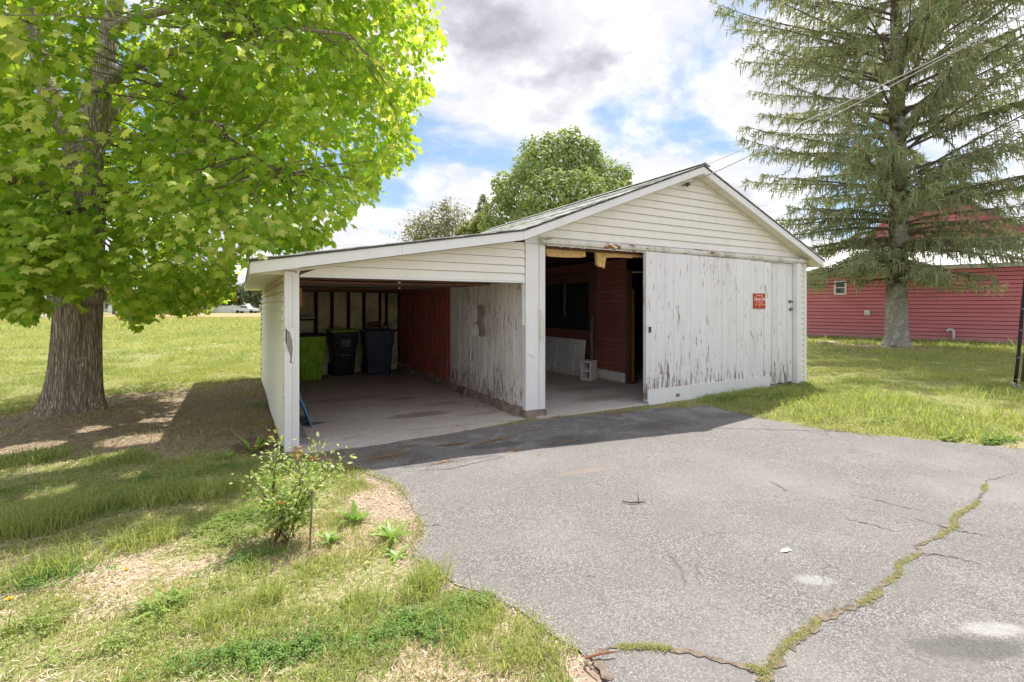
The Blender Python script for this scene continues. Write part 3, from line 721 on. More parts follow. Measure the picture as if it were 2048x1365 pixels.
# ------------------------------------------------------------------ things in and on the garage
def rounded_ring(w, d, r, z, cx=0, cy=0, n=3):
    out = []
    for sx, sy, a0 in ((1, 1, 0), (-1, 1, 90), (-1, -1, 180), (1, -1, 270)):
        for k in range(n+1):
            a = R(a0+90*k/n); out.append((cx+sx*(w/2-r)+r*math.cos(a), cy+sy*(d/2-r)+r*math.sin(a), z))
    return out
def loft(rings, cap0=True, cap1=True):
    b = MB(); n = len(rings[0]); V = [p for r_ in rings for p in r_]; F = []
    for i in range(len(rings)-1):
        for k in range(n): F.append((i*n+k, i*n+(k+1) % n, (i+1)*n+(k+1) % n, (i+1)*n+k))
    if cap0: F.append(tuple(range(n))[::-1])
    if cap1: F.append(tuple((len(rings)-1)*n+k for k in range(n)))
    return b.add(V, F)
def wheelie_bin(loc, rot, w, d, h, body_mat, lid_mat, label, plate_mat=None, lift=True):
    root = thing('wheelie_bin', loc, label, 'bin', 'wheelie bins against the carport back wall'); root.rotation_euler.z = R(rot)
    loc_ = ORG[root.name]; W_ = lambda b: [(x+loc_[0], y+loc_[1], z_+loc_[2]) for x, y, z_ in b.V]
    def part(name, b, mat, parent=root, smooth=False):
        o = mesh(name, W_(b), b.F, mat, parent, smooth); return o
    tw, td = w, d; bw, bd = w*.80, d*.76
    def fy(z_): return -(bd+(td-bd)*z_/h)/2           # front face at height z
    body = part('body', loft([rounded_ring(bw-.03, bd-.03, .05, .0), rounded_ring(bw, bd, .05, .03), rounded_ring(bw+(tw-bw)*.62, bd+(td-bd)*.62, .05, h*.66),
                              rounded_ring(bw+(tw-bw)*.66+.03, bd+(td-bd)*.66+.03, .05, h*.70), rounded_ring(tw+.01, td+.01, .05, h-.03), rounded_ring(tw+.04, td+.04, .05, h-.028), rounded_ring(tw+.04, td+.04, .05, h)]), body_mat)
    # raised relief on the front: shoulder band with drop, name plate, foot panel
    def relief(name, pts, th, mat):
        V = []; base = []
        for x, z_ in pts: V.append((x, fy(z_)-.018-th, z_))
        for x, z_ in pts: V.append((x, fy(z_)+.01, z_))
        n = len(pts); b = MB().add(V, [tuple(range(n))]+[(i, i+n, (i+1) % n+n, (i+1) % n) for i in range(n)])
        return part(name, b, mat, body)
    hw = w*.46
    relief('shoulder_panel', [(-hw*.86, h*.93), (-hw*.83, h*.70), (-hw*.62, h*.70), (-hw*.5, h*.78), (-hw*.48, h*.84), (hw*.48, h*.84), (hw*.5, h*.78), (hw*.62, h*.70), (hw*.83, h*.70), (hw*.86, h*.93)], .022, body_mat)
    relief('name_plate', [(-hw*.42, h*.66), (hw*.42, h*.66), (hw*.40, h*.83), (-hw*.40, h*.83)], .026, plate_mat or body_mat)
    relief('foot_panel', [(-hw*.62, .02), (-hw*.60, h*.40), (-hw*.34, h*.40), (-hw*.30, h*.52), (hw*.30, h*.52), (hw*.34, h*.40), (hw*.60, h*.40), (hw*.62, .02), (hw*.46, .02), (hw*.44, h*.36), (-hw*.44, h*.36), (-hw*.46, .02)], .022, body_mat)
    if lift:
        b = MB().tube([(-hw*.40, fy(h*.47)-.05, h*.47), (hw*.40, fy(h*.47)-.05, h*.47)], .011, 8)
        part('lift_bar', b, M['metal_grey'], body)
    lid = part('lid', loft([rounded_ring(tw+.05, td+.06, .05, h+.002), rounded_ring(tw+.06, td+.07, .05, h+.02), rounded_ring(tw+.05, td+.06, .05, h+.035), rounded_ring(tw*.90, td*.88, .06, h+.062), rounded_ring(tw*.6, td*.6, .06, h+.07)]), lid_mat)
    part('grip', MB().box(-w*.3, w*.3, -td/2-.055, -td/2-.03, h+.006, h+.03), lid_mat, lid)
    part('hinge_handle', MB().tube([(-w*.42, td/2, h-.03), (-w*.42, td/2+.07, h+.01), (w*.42, td/2+.07, h+.01), (w*.42, td/2, h-.03)], .016, 8), body_mat)
    for s_ in (-1, 1):
        part('wheel', MB().tube([(s_*(bw/2-.0), bd/2, .115), (s_*(bw/2+.05), bd/2, .115)], .115, 16), M['black'])
    return root
def bin_at(px, py, **k): q = G(px, py); return q
lime = mat_plain('lime plastic', (.28, .52, .02), .5, .25, 5); navy = mat_plain('navy plastic', (.040, .050, .085), .42, .25, 5); grey_plate = mat_plain('dull plate', (.16, .15, .145), .6, .4, 12)
q = G(622, 763); wheelie_bin((q[0], q[1]+.26, .018), 6, .53, .60, .895, lime, M['black'], 'lime green wheelie bin with black lid beside the open corner post')
q = G(689, 753); wheelie_bin((q[0], q[1]+.27, .018), 3, .55, .60, .955, M['black'], lime, 'black wheelie bin with bright green lid, between the other two', grey_plate)
q = G(761, 752); wheelie_bin((q[0], q[1]+.30, .018), -3, .64, .64, .94, navy, navy, 'dark navy wheelie bin by the red plank wall', lift=False)

def text_obj(name, s, size, loc, rot, mat, parent=None, shear=0.0, extrude=.0006, bold=0.0, sx=1.0):
    cu = bpy.data.curves.new(name, 'FONT'); cu.body = s; cu.size = size; cu.align_x = 'CENTER'; cu.align_y = 'CENTER'; cu.extrude = extrude; cu.shear = shear; cu.offset = bold; cu.resolution_u = 3
    tmp = bpy.data.objects.new(name, cu); C.objects.link(tmp); bpy.context.view_layer.update()
    me = bpy.data.meshes.new_from_object(tmp.evaluated_get(bpy.context.evaluated_depsgraph_get())); bpy.data.objects.remove(tmp); bpy.data.curves.remove(cu)
    me.materials.clear(); me.materials.append(mat); o = bpy.data.objects.new(name, me); C.objects.link(o)
    o.rotation_euler = rot; o.scale = (sx, 1, 1)
    if parent is not None: o.parent = parent; o.location = Vector(loc)-ORG[parent.name]
    else: o.location = loc
    return o
ink = mat_plain('black print', (.02, .02, .02), .5, .1); cream = mat_plain('cream print', (.85, .80, .70), .5, .1, 9); yellow = mat_plain('yellow print', (.80, .55, .03), .5, .1, 9); signred = mat_plain('sign red enamel', (.55, .028, .018), .35, .2, 7)
signgreen = mat_plain('sign rim', (.28, .24, .12), .5, .4, 20)
sx0, sx1, sz0, sz1, sy_ = 8.20, 8.545, 1.505, 1.765, DY-.0125
sg = thing('wall_sign', ((sx0+sx1)/2, sy_, sz0), 'small red tin sign with white script and a yellow 5, nailed to the sliding door', 'sign')
cxs = (sx0+sx1)/2; czs = (sz0+sz1)/2; hh = sz1-sz0
boxo('rim', sx0-.008, sx1+.008, sy_+.001, sy_+.006, sz0-.010, sz1+.012, signgreen, sg)
boxo('plate', sx0, sx1, sy_-.003, sy_+.0005, sz0, sz1, signred, sg)
rt = (R(90), 0, 0)
text_obj('lettering', 'DRINK', .042, (cxs, sy_-.0042, sz1-.028), rt, cream, sg, sx=1.5)
text_obj('lettering', 'Coca-Cola', .090, (cxs, sy_-.0042, sz1-.090), rt, cream, sg, shear=.35, bold=.002, sx=.86)
text_obj('lettering', 'AT SODAS', .036, (cxs, sy_-.0042, sz0+.105), rt, cream, sg, sx=1.3)
text_obj('lettering', 'ICE', .036, (cxs-.095, sy_-.0042, sz0+.065), rt, cream, sg, sx=1.3)
text_obj('lettering', 'COLD', .036, (cxs+.098, sy_-.0042, sz0+.065), rt, cream, sg, sx=1.3)
text_obj('lettering', '5', .088, (cxs, sy_-.0042, sz0+.048), rt, yellow, sg, bold=.002, sx=1.2)

# number plate on the back wall
k = (648-1024)/F_PX; yy = YBL-.105; px_ = yy*(FW[0]+RT[0]*k)/(FW[1]+RT[1]*k)
a_, b_ = [(YBL-.105)*(FW[0]+RT[0]*q)/(FW[1]+RT[1]*q) for q in ((602-1024)/F_PX, (629-1024)/F_PX)]
np_ = thing('number_plate', ((a_+b_)/2, YBL-.105, 1.26), 'old white plate with black numbers standing on the ledge above the lime bin', 'plate')
boxo('plate', a_, b_, YBL-.106, YBL-.100, 1.257, 1.40, mat_plain('dull white plate', (.52, .51, .46), .6, .35, 16), np_)
text_obj('lettering', '444731', .105, ((a_+b_)/2+.01, YBL-.1075, 1.325), rt, ink, np_, bold=.001, sx=.72)
MB().prism([(a_+.005, 1.27), (a_+.04, 1.325), (a_+.005, 1.38)], 'y', YBL-.109, YBL-.1065).obj('arrow_mark', ink, np_)

# clutter on the ledge above the navy bin
lz = .976; ly = YBL-.115
kraft = mat_plain('brown carton', (.16, .09, .05), .85, .35, 8); palelab = mat_plain('pale label', (.42, .40, .36), .7, .3, 18)
bx = studx[3]+.07
b = thing('carton', (bx+.16, ly, lz), 'low brown carton with ragged lid on the ledge over the navy bin', 'box')
boxo('box', bx, bx+.30, ly-.02, ly+.025, lz, lz+.16, kraft, b); boxo('label', bx+.02, bx+.26, ly-.022, ly-.0203, lz+.01, lz+.06, palelab, b)
MB().add([(bx, ly-.02, lz+.162), (bx+.30, ly-.02, lz+.162), (bx+.26, ly-.045, lz+.215), (bx+.05, ly-.05, lz+.20)], [(0, 1, 2, 3)]).obj('flap', kraft, b)
bx += .36
b = thing('jar', (bx+.04, ly, lz), 'dark jar with pale label beside the brown carton', 'jar')
MB().tube([(bx+.05, ly, lz), (bx+.05, ly, lz+.12), (bx+.05, ly, lz+.15)], [.045, .045, .028], 12).obj('glass', mat_plain('dark jar', (.03, .025, .03), .3), b)
MB().tube([(bx+.05, ly, lz+.025), (bx+.05, ly, lz+.09)], .0462, 12, cap=False).obj('label', palelab, b)
MB().tube([(bx+.05, ly, lz+.151), (bx+.05, ly, lz+.175)], .031, 12).obj('lid', M['metal_dark'], b)
bx += .14
b = thing('bottle', (bx+.04, ly, lz), 'slim white bottle at the end of the ledge by the red wall', 'bottle')
MB().tube([(bx+.04, ly, lz), (bx+.04, ly, lz+.15), (bx+.04, ly, lz+.18)], [.026, .026, .012], 10).obj('body', mat_plain('off white bottle', (.45, .44, .40), .5), b)
MB().tube([(bx+.04, ly, lz+.181), (bx+.04, ly, lz+.205)], .014, 10).obj('cap', M['white_plain'], b)
# small white card behind the lime bin
q = G(650, 752); props(MB().box(q[0]-.04, q[0]+.06, 11.45, 11.47, .02, .26).obj('white_board', mat_plain('grubby white board', (.5, .49, .46), .7, .3, 9), org=(q[0], 11.46, .02)), 'narrow grubby white board standing between lime and black bins', 'board')
# orange wooden frame by the post
q = (.60, 6.0)
fr = thing('wooden_frame', (.585, 6.15, 1.55), 'small orange wooden frame fixed inside the corner post', 'frame')
for a in ((6.05, 6.30, 1.55, 1.58), (6.05, 6.30, 1.72, 1.75)): boxo('rail', .555, .625, a[0], a[1], a[2], a[3], M['orange_wood'], fr)
for a in ((6.05, 6.08), (6.27, 6.30)): boxo('stile', .557, .623, a[0], a[1], 1.581, 1.719, M['orange_wood'], fr)
# blue plastic sled leaning on the left wall
blue = mat_plain('sky blue plastic', (.09, .30, .50), .45, .2, 5)
sl = thing('plastic_sled', (.62, 7.2, .02), 'sky blue plastic sled leaning inside the carport post', 'sled')
x0, x1, ya, yb = .585, .80, 6.55, 7.25
MB().add([(x1, ya, .02), (x1, yb, .02), (x0, yb, .62), (x0, ya, .62), (x1-.012, ya, .016), (x1-.012, yb, .016), (x0-.012, yb, .616), (x0-.012, ya, .616)],
         [(0, 1, 2, 3), (7, 6, 5, 4), (0, 4, 5, 1), (1, 5, 6, 2), (2, 6, 7, 3), (3, 7, 4, 0)]).obj('pan', blue, sl)
for zz in (0.14, .30, .46):
    xx = x1+(x0-x1)*(zz-.02)/.6
    MB().tube([(xx+.004, ya+.03, zz), (xx+.004, yb-.03, zz)], .012, 6).obj('rib', blue, sl)
# torn paper on the white planks
pp = thing('torn_poster', (XC-.012, 7.26, 1.1), 'torn white and grey poster scrap on the white plank wall', 'poster')
white_paper = mat_plain('old paper', (.88, .86, .82), .8, .2, 7); back_paper = mat_plain('grey brown backing', (.36, .31, .27), .9, .35, 9)
def wallpoly(name, pts, x, mat, parent, th=.004): MB().prism(pts, 'x', x-th, x).obj(name, mat, parent)
wallpoly('backing', [(7.30, 1.56), (7.10, 1.565), (6.97, 1.555), (6.93, 1.50), (6.925, 1.42), (7.0, 1.34), (7.02, 1.30), (6.94, 1.24), (6.91, 1.15), (6.92, 1.07), (7.0, 1.045), (7.16, 1.06), (7.34, 1.10)], XC-.0085, back_paper, pp)
wallpoly('paper', [(7.56, 1.57), (7.22, 1.562), (7.20, 1.40), (7.22, 1.28), (7.48, 1.25), (7.60, 1.27), (7.555, 1.42)], XC-.0135, white_paper, pp)
wallpoly('paper', [(7.54, 1.235), (7.26, 1.262), (7.15, 1.20), (7.14, 1.13), (7.16, 1.06), (7.24, 1.048), (7.30, 1.06), (7.54, 1.06)], XC-.0135, white_paper, pp)
MB().add([(XC-.014, 7.06, 1.38), (XC-.014, 7.01, 1.30), (XC-.05, 6.965, 1.34), (XC-.03, 7.0, 1.40)], [(0, 1, 2, 3)]).obj('paper', white_paper, pp)

# panelled door lying on its side against the partition
dd = thing('panel_door', (6.5, 9.3, .02), 'white six panel door lying on its long edge inside the garage', 'door')
X0 = 6.53; ya, yb = 8.34, 10.38
def leanx(z_): return X0-.10+z_*.10
def lbox(name, y0, y1, z0, z1, t0, t1, mat, parent):
    return MB().add([(leanx(z0)-t1, y0, z0+.02), (leanx(z0)-t1, y1, z0+.02), (leanx(z1)-t1, y1, z1+.02), (leanx(z1)-t1, y0, z1+.02), (leanx(z0)-t0, y0, z0+.02), (leanx(z0)-t0, y1, z0+.02), (leanx(z1)-t0, y1, z1+.02), (leanx(z1)-t0, y0, z1+.02)],
                    [(3, 2, 1, 0), (4, 5, 6, 7), (0, 1, 5, 4), (1, 2, 6, 5), (2, 3, 7, 6), (3, 0, 4, 7)]).obj(name, mat, parent)
slab = lbox('door_leaf', ya, yb, 0, .79, 0, .024, M['old_white'], dd)
rows = [(.10, .345), (.445, .69)]; cols = [(8.44, 8.66), (8.78, 9.36), (9.50, 10.24)]
for z0, z1 in [(0, .10), (.345, .445), (.69, .79)]: lbox('rail', ya, yb, z0, z1, .0245, .036, M['old_white'], slab)
for y0, y1 in [(ya, 8.44), (8.66, 8.78), (9.36, 9.50), (10.24, yb)]:
    for z0, z1 in rows: lbox('stile', y0, y1, z0+.001, z1-.001, .0245, .036, M['old_white'], slab)
for y0, y1 in cols:
    for z0, z1 in rows: lbox('panel', y0+.045, y1-.045, z0+.04, z1-.04, .0245, .034, M['old_white'], slab)
MB().tube([(leanx(.1)-.037, 9.43, .1), (leanx(.1)-.085, 9.43, .1)], [.02, .028], 10).obj('door_knob', M['metal_grey'], dd)

# concrete block standing on end: two cores face left
q = G(1181, 764)
cb = thing('cinder_block', (q[0]+.05, q[1]+.12, .022), 'grey concrete block standing on end before the inner post', 'block'); cb.rotation_euler.z = R(22)
def ring_block():
    w, d, h = .25, .25, .40; b = MB(); t_ = .042
    b.box(-w/2, w/2, -d/2, -d/2+t_, 0, h); b.box(-w/2, w/2, d/2-t_, d/2, 0, h)
    for z0, z1 in ((0, .038), (.181, .219), (.362, .40)): b.box(-w/2+.0008, w/2-.0008, -d/2+t_+.0003, d/2-t_-.0003, z0+.0006, z1-.0006)
    return b
bb = ring_block(); L_ = ORG[cb.name]
mesh('body', [(x+L_[0], y+L_[1], z_+L_[2]) for x, y, z_ in bb.V], bb.F, M['block'], cb)

# torn insulation hanging under the header
foam = None
m, t, b = material('crumbly insulation board', rough=.95, spec=.1); p = t.pos()
v = t.voro(p, 60, out='Color'); sc_ = t.new('ShaderNodeSeparateColor'); t.put(sc_.inputs[0], v)
t.put(b.inputs['Base Color'], t.mix(sc_.outputs[0], (.60, .34, .10), (.74, .56, .27))); t.put(b.inputs['Normal'], t.bump(sc_.outputs[1], .5, .006)); foam = m
def foam_strip(pts_top, pts_bot, y, th, label, org, extra=None):
    b = MB(); n = len(pts_top); V = []
    for (xa, za), (xb, zb) in zip(pts_top, pts_bot):
        w = random.uniform(-.012, .012)
        V += [(xa, y+w, za), (xb, y-.035+w, zb), (xb, y+th-.03, zb+.01), (xa, y+th, za)]
    F = []
    for i in range(n-1):
        for q in range(4): F.append((i*4+q, i*4+(q+1) % 4, i*4+4+(q+1) % 4, i*4+4+q))
    F += [(0, 1, 2, 3), (n*4-1, n*4-2, n*4-3, n*4-4)]
    b.add(V, F); o = b.obj('insulation_strip', foam, org=org)
    props(o, label, 'insulation', 'insulation strips under the door header'); return o
def wx(px, y): k = (px-1024)/F_PX; return y*(FW[0]+RT[0]*k)/(FW[1]+RT[1]*k)
def wz(px, py, y): k = (px-1024)/F_PX; return EYE+(HOR-py)/F_PX*y/(FW[1]+RT[1]*k)
yi = 5.79
pa = [(1091, 491, 511), (1096, 490, 514), (1110, 492, 515), (1130, 494, 516), (1145, 496, 516), (1158, 495, 516), (1169, 496, 514)]
foam_strip([(wx(a, yi), wz(a, t_, yi)) for a, t_, b_ in pa], [(wx(a, yi), wz(a, b_, yi)) for a, t_, b_ in pa], yi, .07, 'short curled orange insulation strip at the left of the opening', (wx(1130, yi), yi, 2.35))
pb = [(1193, 498, 531), (1197, 498, 535), (1203, 499, 534), (1206, 499, 538), (1209, 500, 516), (1240, 502, 516), (1262, 504, 517), (1263, 504, 515), (1292, 507, 517)]
o = foam_strip([(wx(a, yi), wz(a, t_, yi)) for a, t_, b_ in pb], [(wx(a, yi), wz(a, b_, yi)) for a, t_, b_ in pb], yi, .06, 'long orange insulation strip with a torn flap hanging at one end', (wx(1240, yi), yi, 2.35))

# ------------------------------------------------------------------ maple
def mat_bark(name, c1, c2, lichen=(.42, .43, .38), sc=(9, 9, 1.3), lich=.61, moss=None):
    m, t, b = material(name, rough=.92, spec=.15); p = t.pos()
    q = t.scale(p, sc)
    n = t.noise(q, 1.6, 6, .65, 1.2); f = t.voro(t.vmath('ADD', q, t.scale(t.new('ShaderNodeTexNoise').outputs['Color'], (.2, .2, .2))), 1.8, 'DISTANCE_TO_EDGE')
    fur = t.math('ADD', t.ramp(f, .0, .28), t.math('MULTIPLY', n, .6))
    c = t.mix(t.ramp(fur, .15, .95), c2, c1)
    l = t.noise(p, 5.5, 6, .7)
    c = t.mix(t.ramp(l, lich, lich+.05, 0.0, .8), c, lichen)
    if moss: c = t.mix(t.math('MULTIPLY', t.ramp(t.noise(p, 2.0, 4, .6), .4, .6), t.ramp(t.sep(p)[2], moss[0], moss[1])), c, (.10, .10, .035))
    t.put(b.inputs['Base Color'], c); t.put(b.inputs['Normal'], t.bump(fur, .9, .03)); return m
M['maple_bark'] = mat_bark('furrowed maple bark', (.58, .495, .40), (.25, .20, .16), lichen=(.70, .70, .63), sc=(24, 24, 2.4))
M['twig'] = mat_plain('grey twig', (.20, .165, .13), .9, .4, 12)
M['leaf'] = mat_leaf('maple leaf', .55, (1.6, 1.45, .7))

def smooth_path(P, n):
    P = [np.array(p, float) for p in P]; out = []
    Q = [2*P[0]-P[1]]+P+[2*P[-1]-P[-2]]
    segs = len(P)-1
    for i in range(segs):
        a, b_, c_, d_ = Q[i:i+4]
        for k in range(n):
            u = k/n
            out.append(.5*((2*b_)+(-a+c_)*u+(2*a-5*b_+4*c_-d_)*u*u+(-a+3*b_-3*c_+d_)*u**3))
    out.append(P[-1]); return np.array(out)
def bark_tube(path, rad, n, ridges, amp, seed, flare=None):
    """limb with furrowed section; flare(z, angle) widens it at the root"""
    path = np.asarray(path); m = len(path); V = []; F = []
    r_ = np.random.default_rng(seed); ph = r_.uniform(0, 6.28, 6)
    ref = np.array([.2, .1, 1.0]) if abs(path[-1][2]-path[0][2]) < .8*np.linalg.norm(path[-1]-path[0]) else np.array([1.0, .2, .1])
    arc = np.concatenate([[0], np.cumsum(np.linalg.norm(np.diff(path, axis=0), axis=1))])
    for i in range(m):
        d = path[min(i+1, m-1)]-path[max(i-1, 0)]; d = d/np.linalg.norm(d)
        a = np.cross(d, ref); a /= np.linalg.norm(a); b_ = np.cross(d, a); r = np.interp(i/(m-1), np.linspace(0, 1, len(rad)), rad)
        for k in range(n):
            w = 2*math.pi*k/n
            rr = r*(1+amp*(math.sin(ridges*w+ph[0]+1.4*math.sin(arc[i]*2+ph[1]))*.5+math.sin(ridges*2.3*w+ph[2]+arc[i]*1.7)*.5)+.05*math.sin(2*w+ph[3]+arc[i])+.04*math.sin(3*w+ph[4]-arc[i]*1.3))
            p = path[i]+a*math.cos(w)*rr+b_*math.sin(w)*rr
            if flare is not None:
                v = p-path[i]; f = flare(path[i][2], math.atan2(v[1], v[0])); p = path[i]+v*np.array([f, f, 1])
            V.append(p)
    for i in range(m-1):
        for k in range(n): F.append((i*n+k, i*n+(k+1) % n, (i+1)*n+(k+1) % n, (i+1)*n+k))
    F.append(tuple((m-1)*n+k for k in range(n)))
    return V, F
mp = thing('maple_tree', (MAPLE[0], MAPLE[1], 0), 'big broad maple with fresh yellow green leaves and thick furrowed trunk', 'tree')
TB = 6.6
Tm = lambda px, py, dd=0.0: np.array(T(px, py, TB+dd))
trunk_p = [np.array([MAPLE[0], MAPLE[1], -.05]), Tm(146, 780), Tm(151, 700), Tm(155, 620), Tm(158, 540), Tm(163, 470), Tm(170, 410)]
def flare(z, a):
    e = math.exp(-max(z, 0)/.24); lob = .55+.45*math.cos(3*a+.6)+.25*math.cos(5*a+2.0)
    return 1+e*(.22+.34*lob)
tp = smooth_path(trunk_p, 7)
V, F = bark_tube(tp, [.30, .275, .265, .26, .26, .25, .22], 96, 19, .065, 1, flare)
trunk = mesh('trunk', V, F, M['maple_bark'], mp, True)
# knot with an old cut on the right side of the trunk
kn = Tm(205, 592, -.05)
MB().tube([kn+np.array([-.16, .06, -.02]), kn+np.array([-.03, .01, .0]), kn+np.array([.02, -.005, .0])], [.12, .10, .07], 14).obj('knot', M['maple_bark'], trunk, True)
skel = []
def limb(pts, rad, n=18, ridges=8, seed=0, k=7, amp=.05):
    P = smooth_path(pts, k); rad = [r_*.82 for r_ in rad]; V, F = bark_tube(P, rad, n, ridges, amp, seed); mesh('limb', V, F, M['maple_bark'], mp, True)
    for i, p in enumerate(P): skel.append((p, np.interp(i/(len(P)-1), np.linspace(0, 1, len(rad)), rad)))
    return P
limb([Tm(168, 430), Tm(178, 350), Tm(190, 260, .1), Tm(200, 190, .15), Tm(212, 110, .2), Tm(222, 40, .3), Tm(250, -80, .4), Tm(280, -260, .8)], [.25, .19, .17, .16, .13, .12, .09, .05], 28, 11, 2)
limb([Tm(166, 430, .05), Tm(158, 350, .1), Tm(150, 275, .2), Tm(112, 220, .3), Tm(84, 130, .5), Tm(60, 45, .7), Tm(40, -60, .9), Tm(10, -230, 1.2)], [.24, .20, .19, .17, .14, .12, .10, .05], 28, 11, 3)
limb([Tm(160, 440, -.05), Tm(120, 398, -.15), Tm(60, 368, -.35), Tm(0, 345, -.6), Tm(-120, 300, -1.0), Tm(-260, 240, -1.3)], [.22, .155, .12, .10, .07, .03], 24, 9, 4)
limb([Tm(198, 190, .1), Tm(238, 148, -.1), Tm(300, 118, -.3), Tm(400, 95, -.6), Tm(500, 66, -.9), Tm(600, 60, -1.1), Tm(700, 70, -1.3)], [.13, .095, .075, .06, .05, .035, .015], 16, 7, 5)
limb([Tm(222, 60, .2), Tm(262, 40, .1), Tm(330, 22, -.1), Tm(400, 12, -.3), Tm(520, -20, -.5), Tm(680, -60, -.6)], [.09, .07, .055, .05, .04, .015], 14, 7, 6)
limb([Tm(190, 270, .1), Tm(250, 200, .8), Tm(330, 190, 1.5), Tm(430, 210, 2.2), Tm(540, 250, 2.7), Tm(650, 300, 3.0)], [.10, .08, .06, .05, .035, .015], 14, 7, 7)
limb([Tm(185, 300, .2), Tm(240, 260, 1.2), Tm(300, 330, 2.0), Tm(350, 430, 2.4), Tm(380, 520, 2.5)], [.09, .06, .045, .03, .012], 12, 6, 8)
limb([Tm(300, 120, -.3), Tm(350, 175, -.35), Tm(420, 240, -.4), Tm(500, 310, -.5), Tm(580, 350, -.5)], [.055, .045, .035, .025, .012], 12, 6, 9)
limb([Tm(110, 225, .3), Tm(60, 255, .1), Tm(10, 268, -.4), Tm(-80, 260, -.9)], [.09, .07, .06, .02], 12, 6, 10)
limb([Tm(150, 270, .2), Tm(170, 200, 1.2), Tm(200, 80, 2.2), Tm(240, -80, 3.0)], [.12, .09, .07, .03], 14, 7, 11)
limb([Tm(62, 45, .7), Tm(20, 10, .1), Tm(-40, -30, -.9)], [.08, .06, .03], 12, 6, 12)

# crown: twigs ending in loose layered clusters of leaves
CROWN_PX = [(-400, -1000), (800, -1000), (905, -500), (862, -40), (876, 30), (885, 85), (866, 150), (868, 190), (832, 205), (820, 255), (836, 300), (806, 328), (772, 342), (760, 385), (716, 408), (705, 440), (672, 462), (676, 488), (600, 492), (560, 505), (522, 500), (494, 545), (470, 600), (445, 596), (432, 612), (396, 605), (372, 622), (330, 618), (290, 648), (262, 650), (238, 600), (212, 606), (222, 540), (200, 470), (196, 470), (198, 548), (158, 624), (130, 605), (100, 575), (60, 575), (88, 600), (62, 646), (30, 634), (-10, 610), (-400, 640)]
HOLES = [[(205, 455), (225, 452), (232, 505), (206, 540)], [(690, 290), (735, 262), (745, 285), (700, 300)], [(600, 292), (660, 285), (690, 300), (640, 318), (600, 312)], [(392, 505), (425, 500), (428, 520), (400, 525)], [(318, 20), (345, 22), (340, 45), (322, 50)], [(40, 530), (85, 500), (92, 520), (60, 545)]]
CC = np.array([-1.75, 8.35, 5.9]); CR = np.array([5.3, 5.0, 5.0])
skp = np.array([s[0] for s in skel])
def crown_ok(P, polypad=0):
    px, py, tt = proj(P)
    jx, jy = P[:, 0]+P[:, 2]*.7, P[:, 1]-P[:, 2]*.6
    px = px+80*(fbm(jx, jy, 2.3, 12.0, 3)-.5); py = py+80*(fbm(jx, jy, 2.3, 55.0, 3)-.5)
    ok = inpoly(px, py, CROWN_PX) & (tt > 3.0)
    for h in HOLES: ok &= ~inpoly(px, py, h)
    X_, Y_, Z_ = P[:, 0], P[:, 1], P[:, 2]
    rz = np.where(X_ < JX, JZ-(JX-X_)*SLL, np.where(X_ < RX, RZ-(RX-X_)*SL, 9))
    ok &= ~((X_ > EX-.15) & (Y_ > YE-.2) & (Y_ < 12.2) & (Z_ < rz+.22))
    ok &= Z_ > 1.15
    shx, shy = X_-.44*Z_, Y_-.36*Z_
    ok &= (shy > 3.75+1.1*np.maximum(0, shx+.35)+.5*(fbm(X_, Y_, 1.5, 8.0)-.5)) | (Z_ < 2.2)
    return ok
def sample_crown(n):
    d = rng.normal(size=(n, 3)); d /= np.linalg.norm(d, axis=1)[:, None]
    r = rng.uniform(.30, 1.0, n)**.55
    lump = .86+.2*np.sin(3*np.arctan2(d[:, 1], d[:, 0])+1)*np.cos(4*d[:, 2])+.08*rng.normal(size=n)
    return CC+d*CR*(r*lump)[:, None]
Pc = sample_crown(5200); Pc = Pc[crown_ok(Pc)]
# keep the view of the stem and main limbs partly open, as in the photograph
px, py, tt = proj(Pc)
stem = [(165, 440), (230, 0), (160, 0), (30, 0), (95, 230), (130, 440)]
thin = inpoly(px, py, [(60, 30), (120, 30), (165, 200), (175, 120), (250, 100), (240, 180), (215, 330), (205, 440), (140, 430), (140, 330), (90, 250)]) & (tt < 6.8)
Pc = Pc[~thin | (rng.random(len(Pc)) < .12)]
Pc = Pc[(Pc[:, 1] < 8.6) | (rng.random(len(Pc)) < .42)]
px, py, tt = proj(Pc); vis = (px > -150) & (px < 1000) & (py > -250)
Pc = np.concatenate([Pc[vis][:1080], Pc[~vis][:170]]); nvis = int(min(vis.sum(), 1080))
# extra sprays that show at particular edges: hanging tips over the field and left edge
ext = []
for px_, py_, d_ in [(75, 620, 5.0), (40, 600, 5.1), (110, 590, 5.2), (20, 560, 5.0), (60, 565, 4.9), (130, 530, 5.4), (150, 560, 5.3), (160, 590, 5.5), (130, 480, 5.4), (100, 470, 5.2), (160, 500, 5.6), (175, 455, 5.7), (60, 440, 5.0), (30, 480, 4.8),
                     (280, 620, 7.8), (265, 590, 7.8), (330, 590, 8.0), (300, 560, 8.0), (380, 595, 8.2), (400, 570, 8.2), (430, 580, 8.4), (455, 560, 8.3), (470, 575, 7.6), (350, 550, 7.8), (240, 570, 7.5), (420, 540, 8.0), (480, 530, 7.9), (250, 540, 7.2),
                     (868, 60, 6.2), (860, 120, 6.2), (845, 160, 6.0), (850, 20, 6.2), (820, 180, 6.0), (815, 250, 6.4), (810, 300, 6.4), (790, 310, 6.2), (745, 365, 6.6), (700, 400, 6.8), (660, 450, 7.0), (640, 470, 7.0), (600, 475, 7.1), (560, 480, 7.2), (530, 480, 7.3), (500, 500, 7.4)]:
    for _ in range(3):
        P_ = np.array(T(px_+random.uniform(-14, 14), py_+random.uniform(-12, 12), d_+random.uniform(-.35, .35))); ext.append(P_)
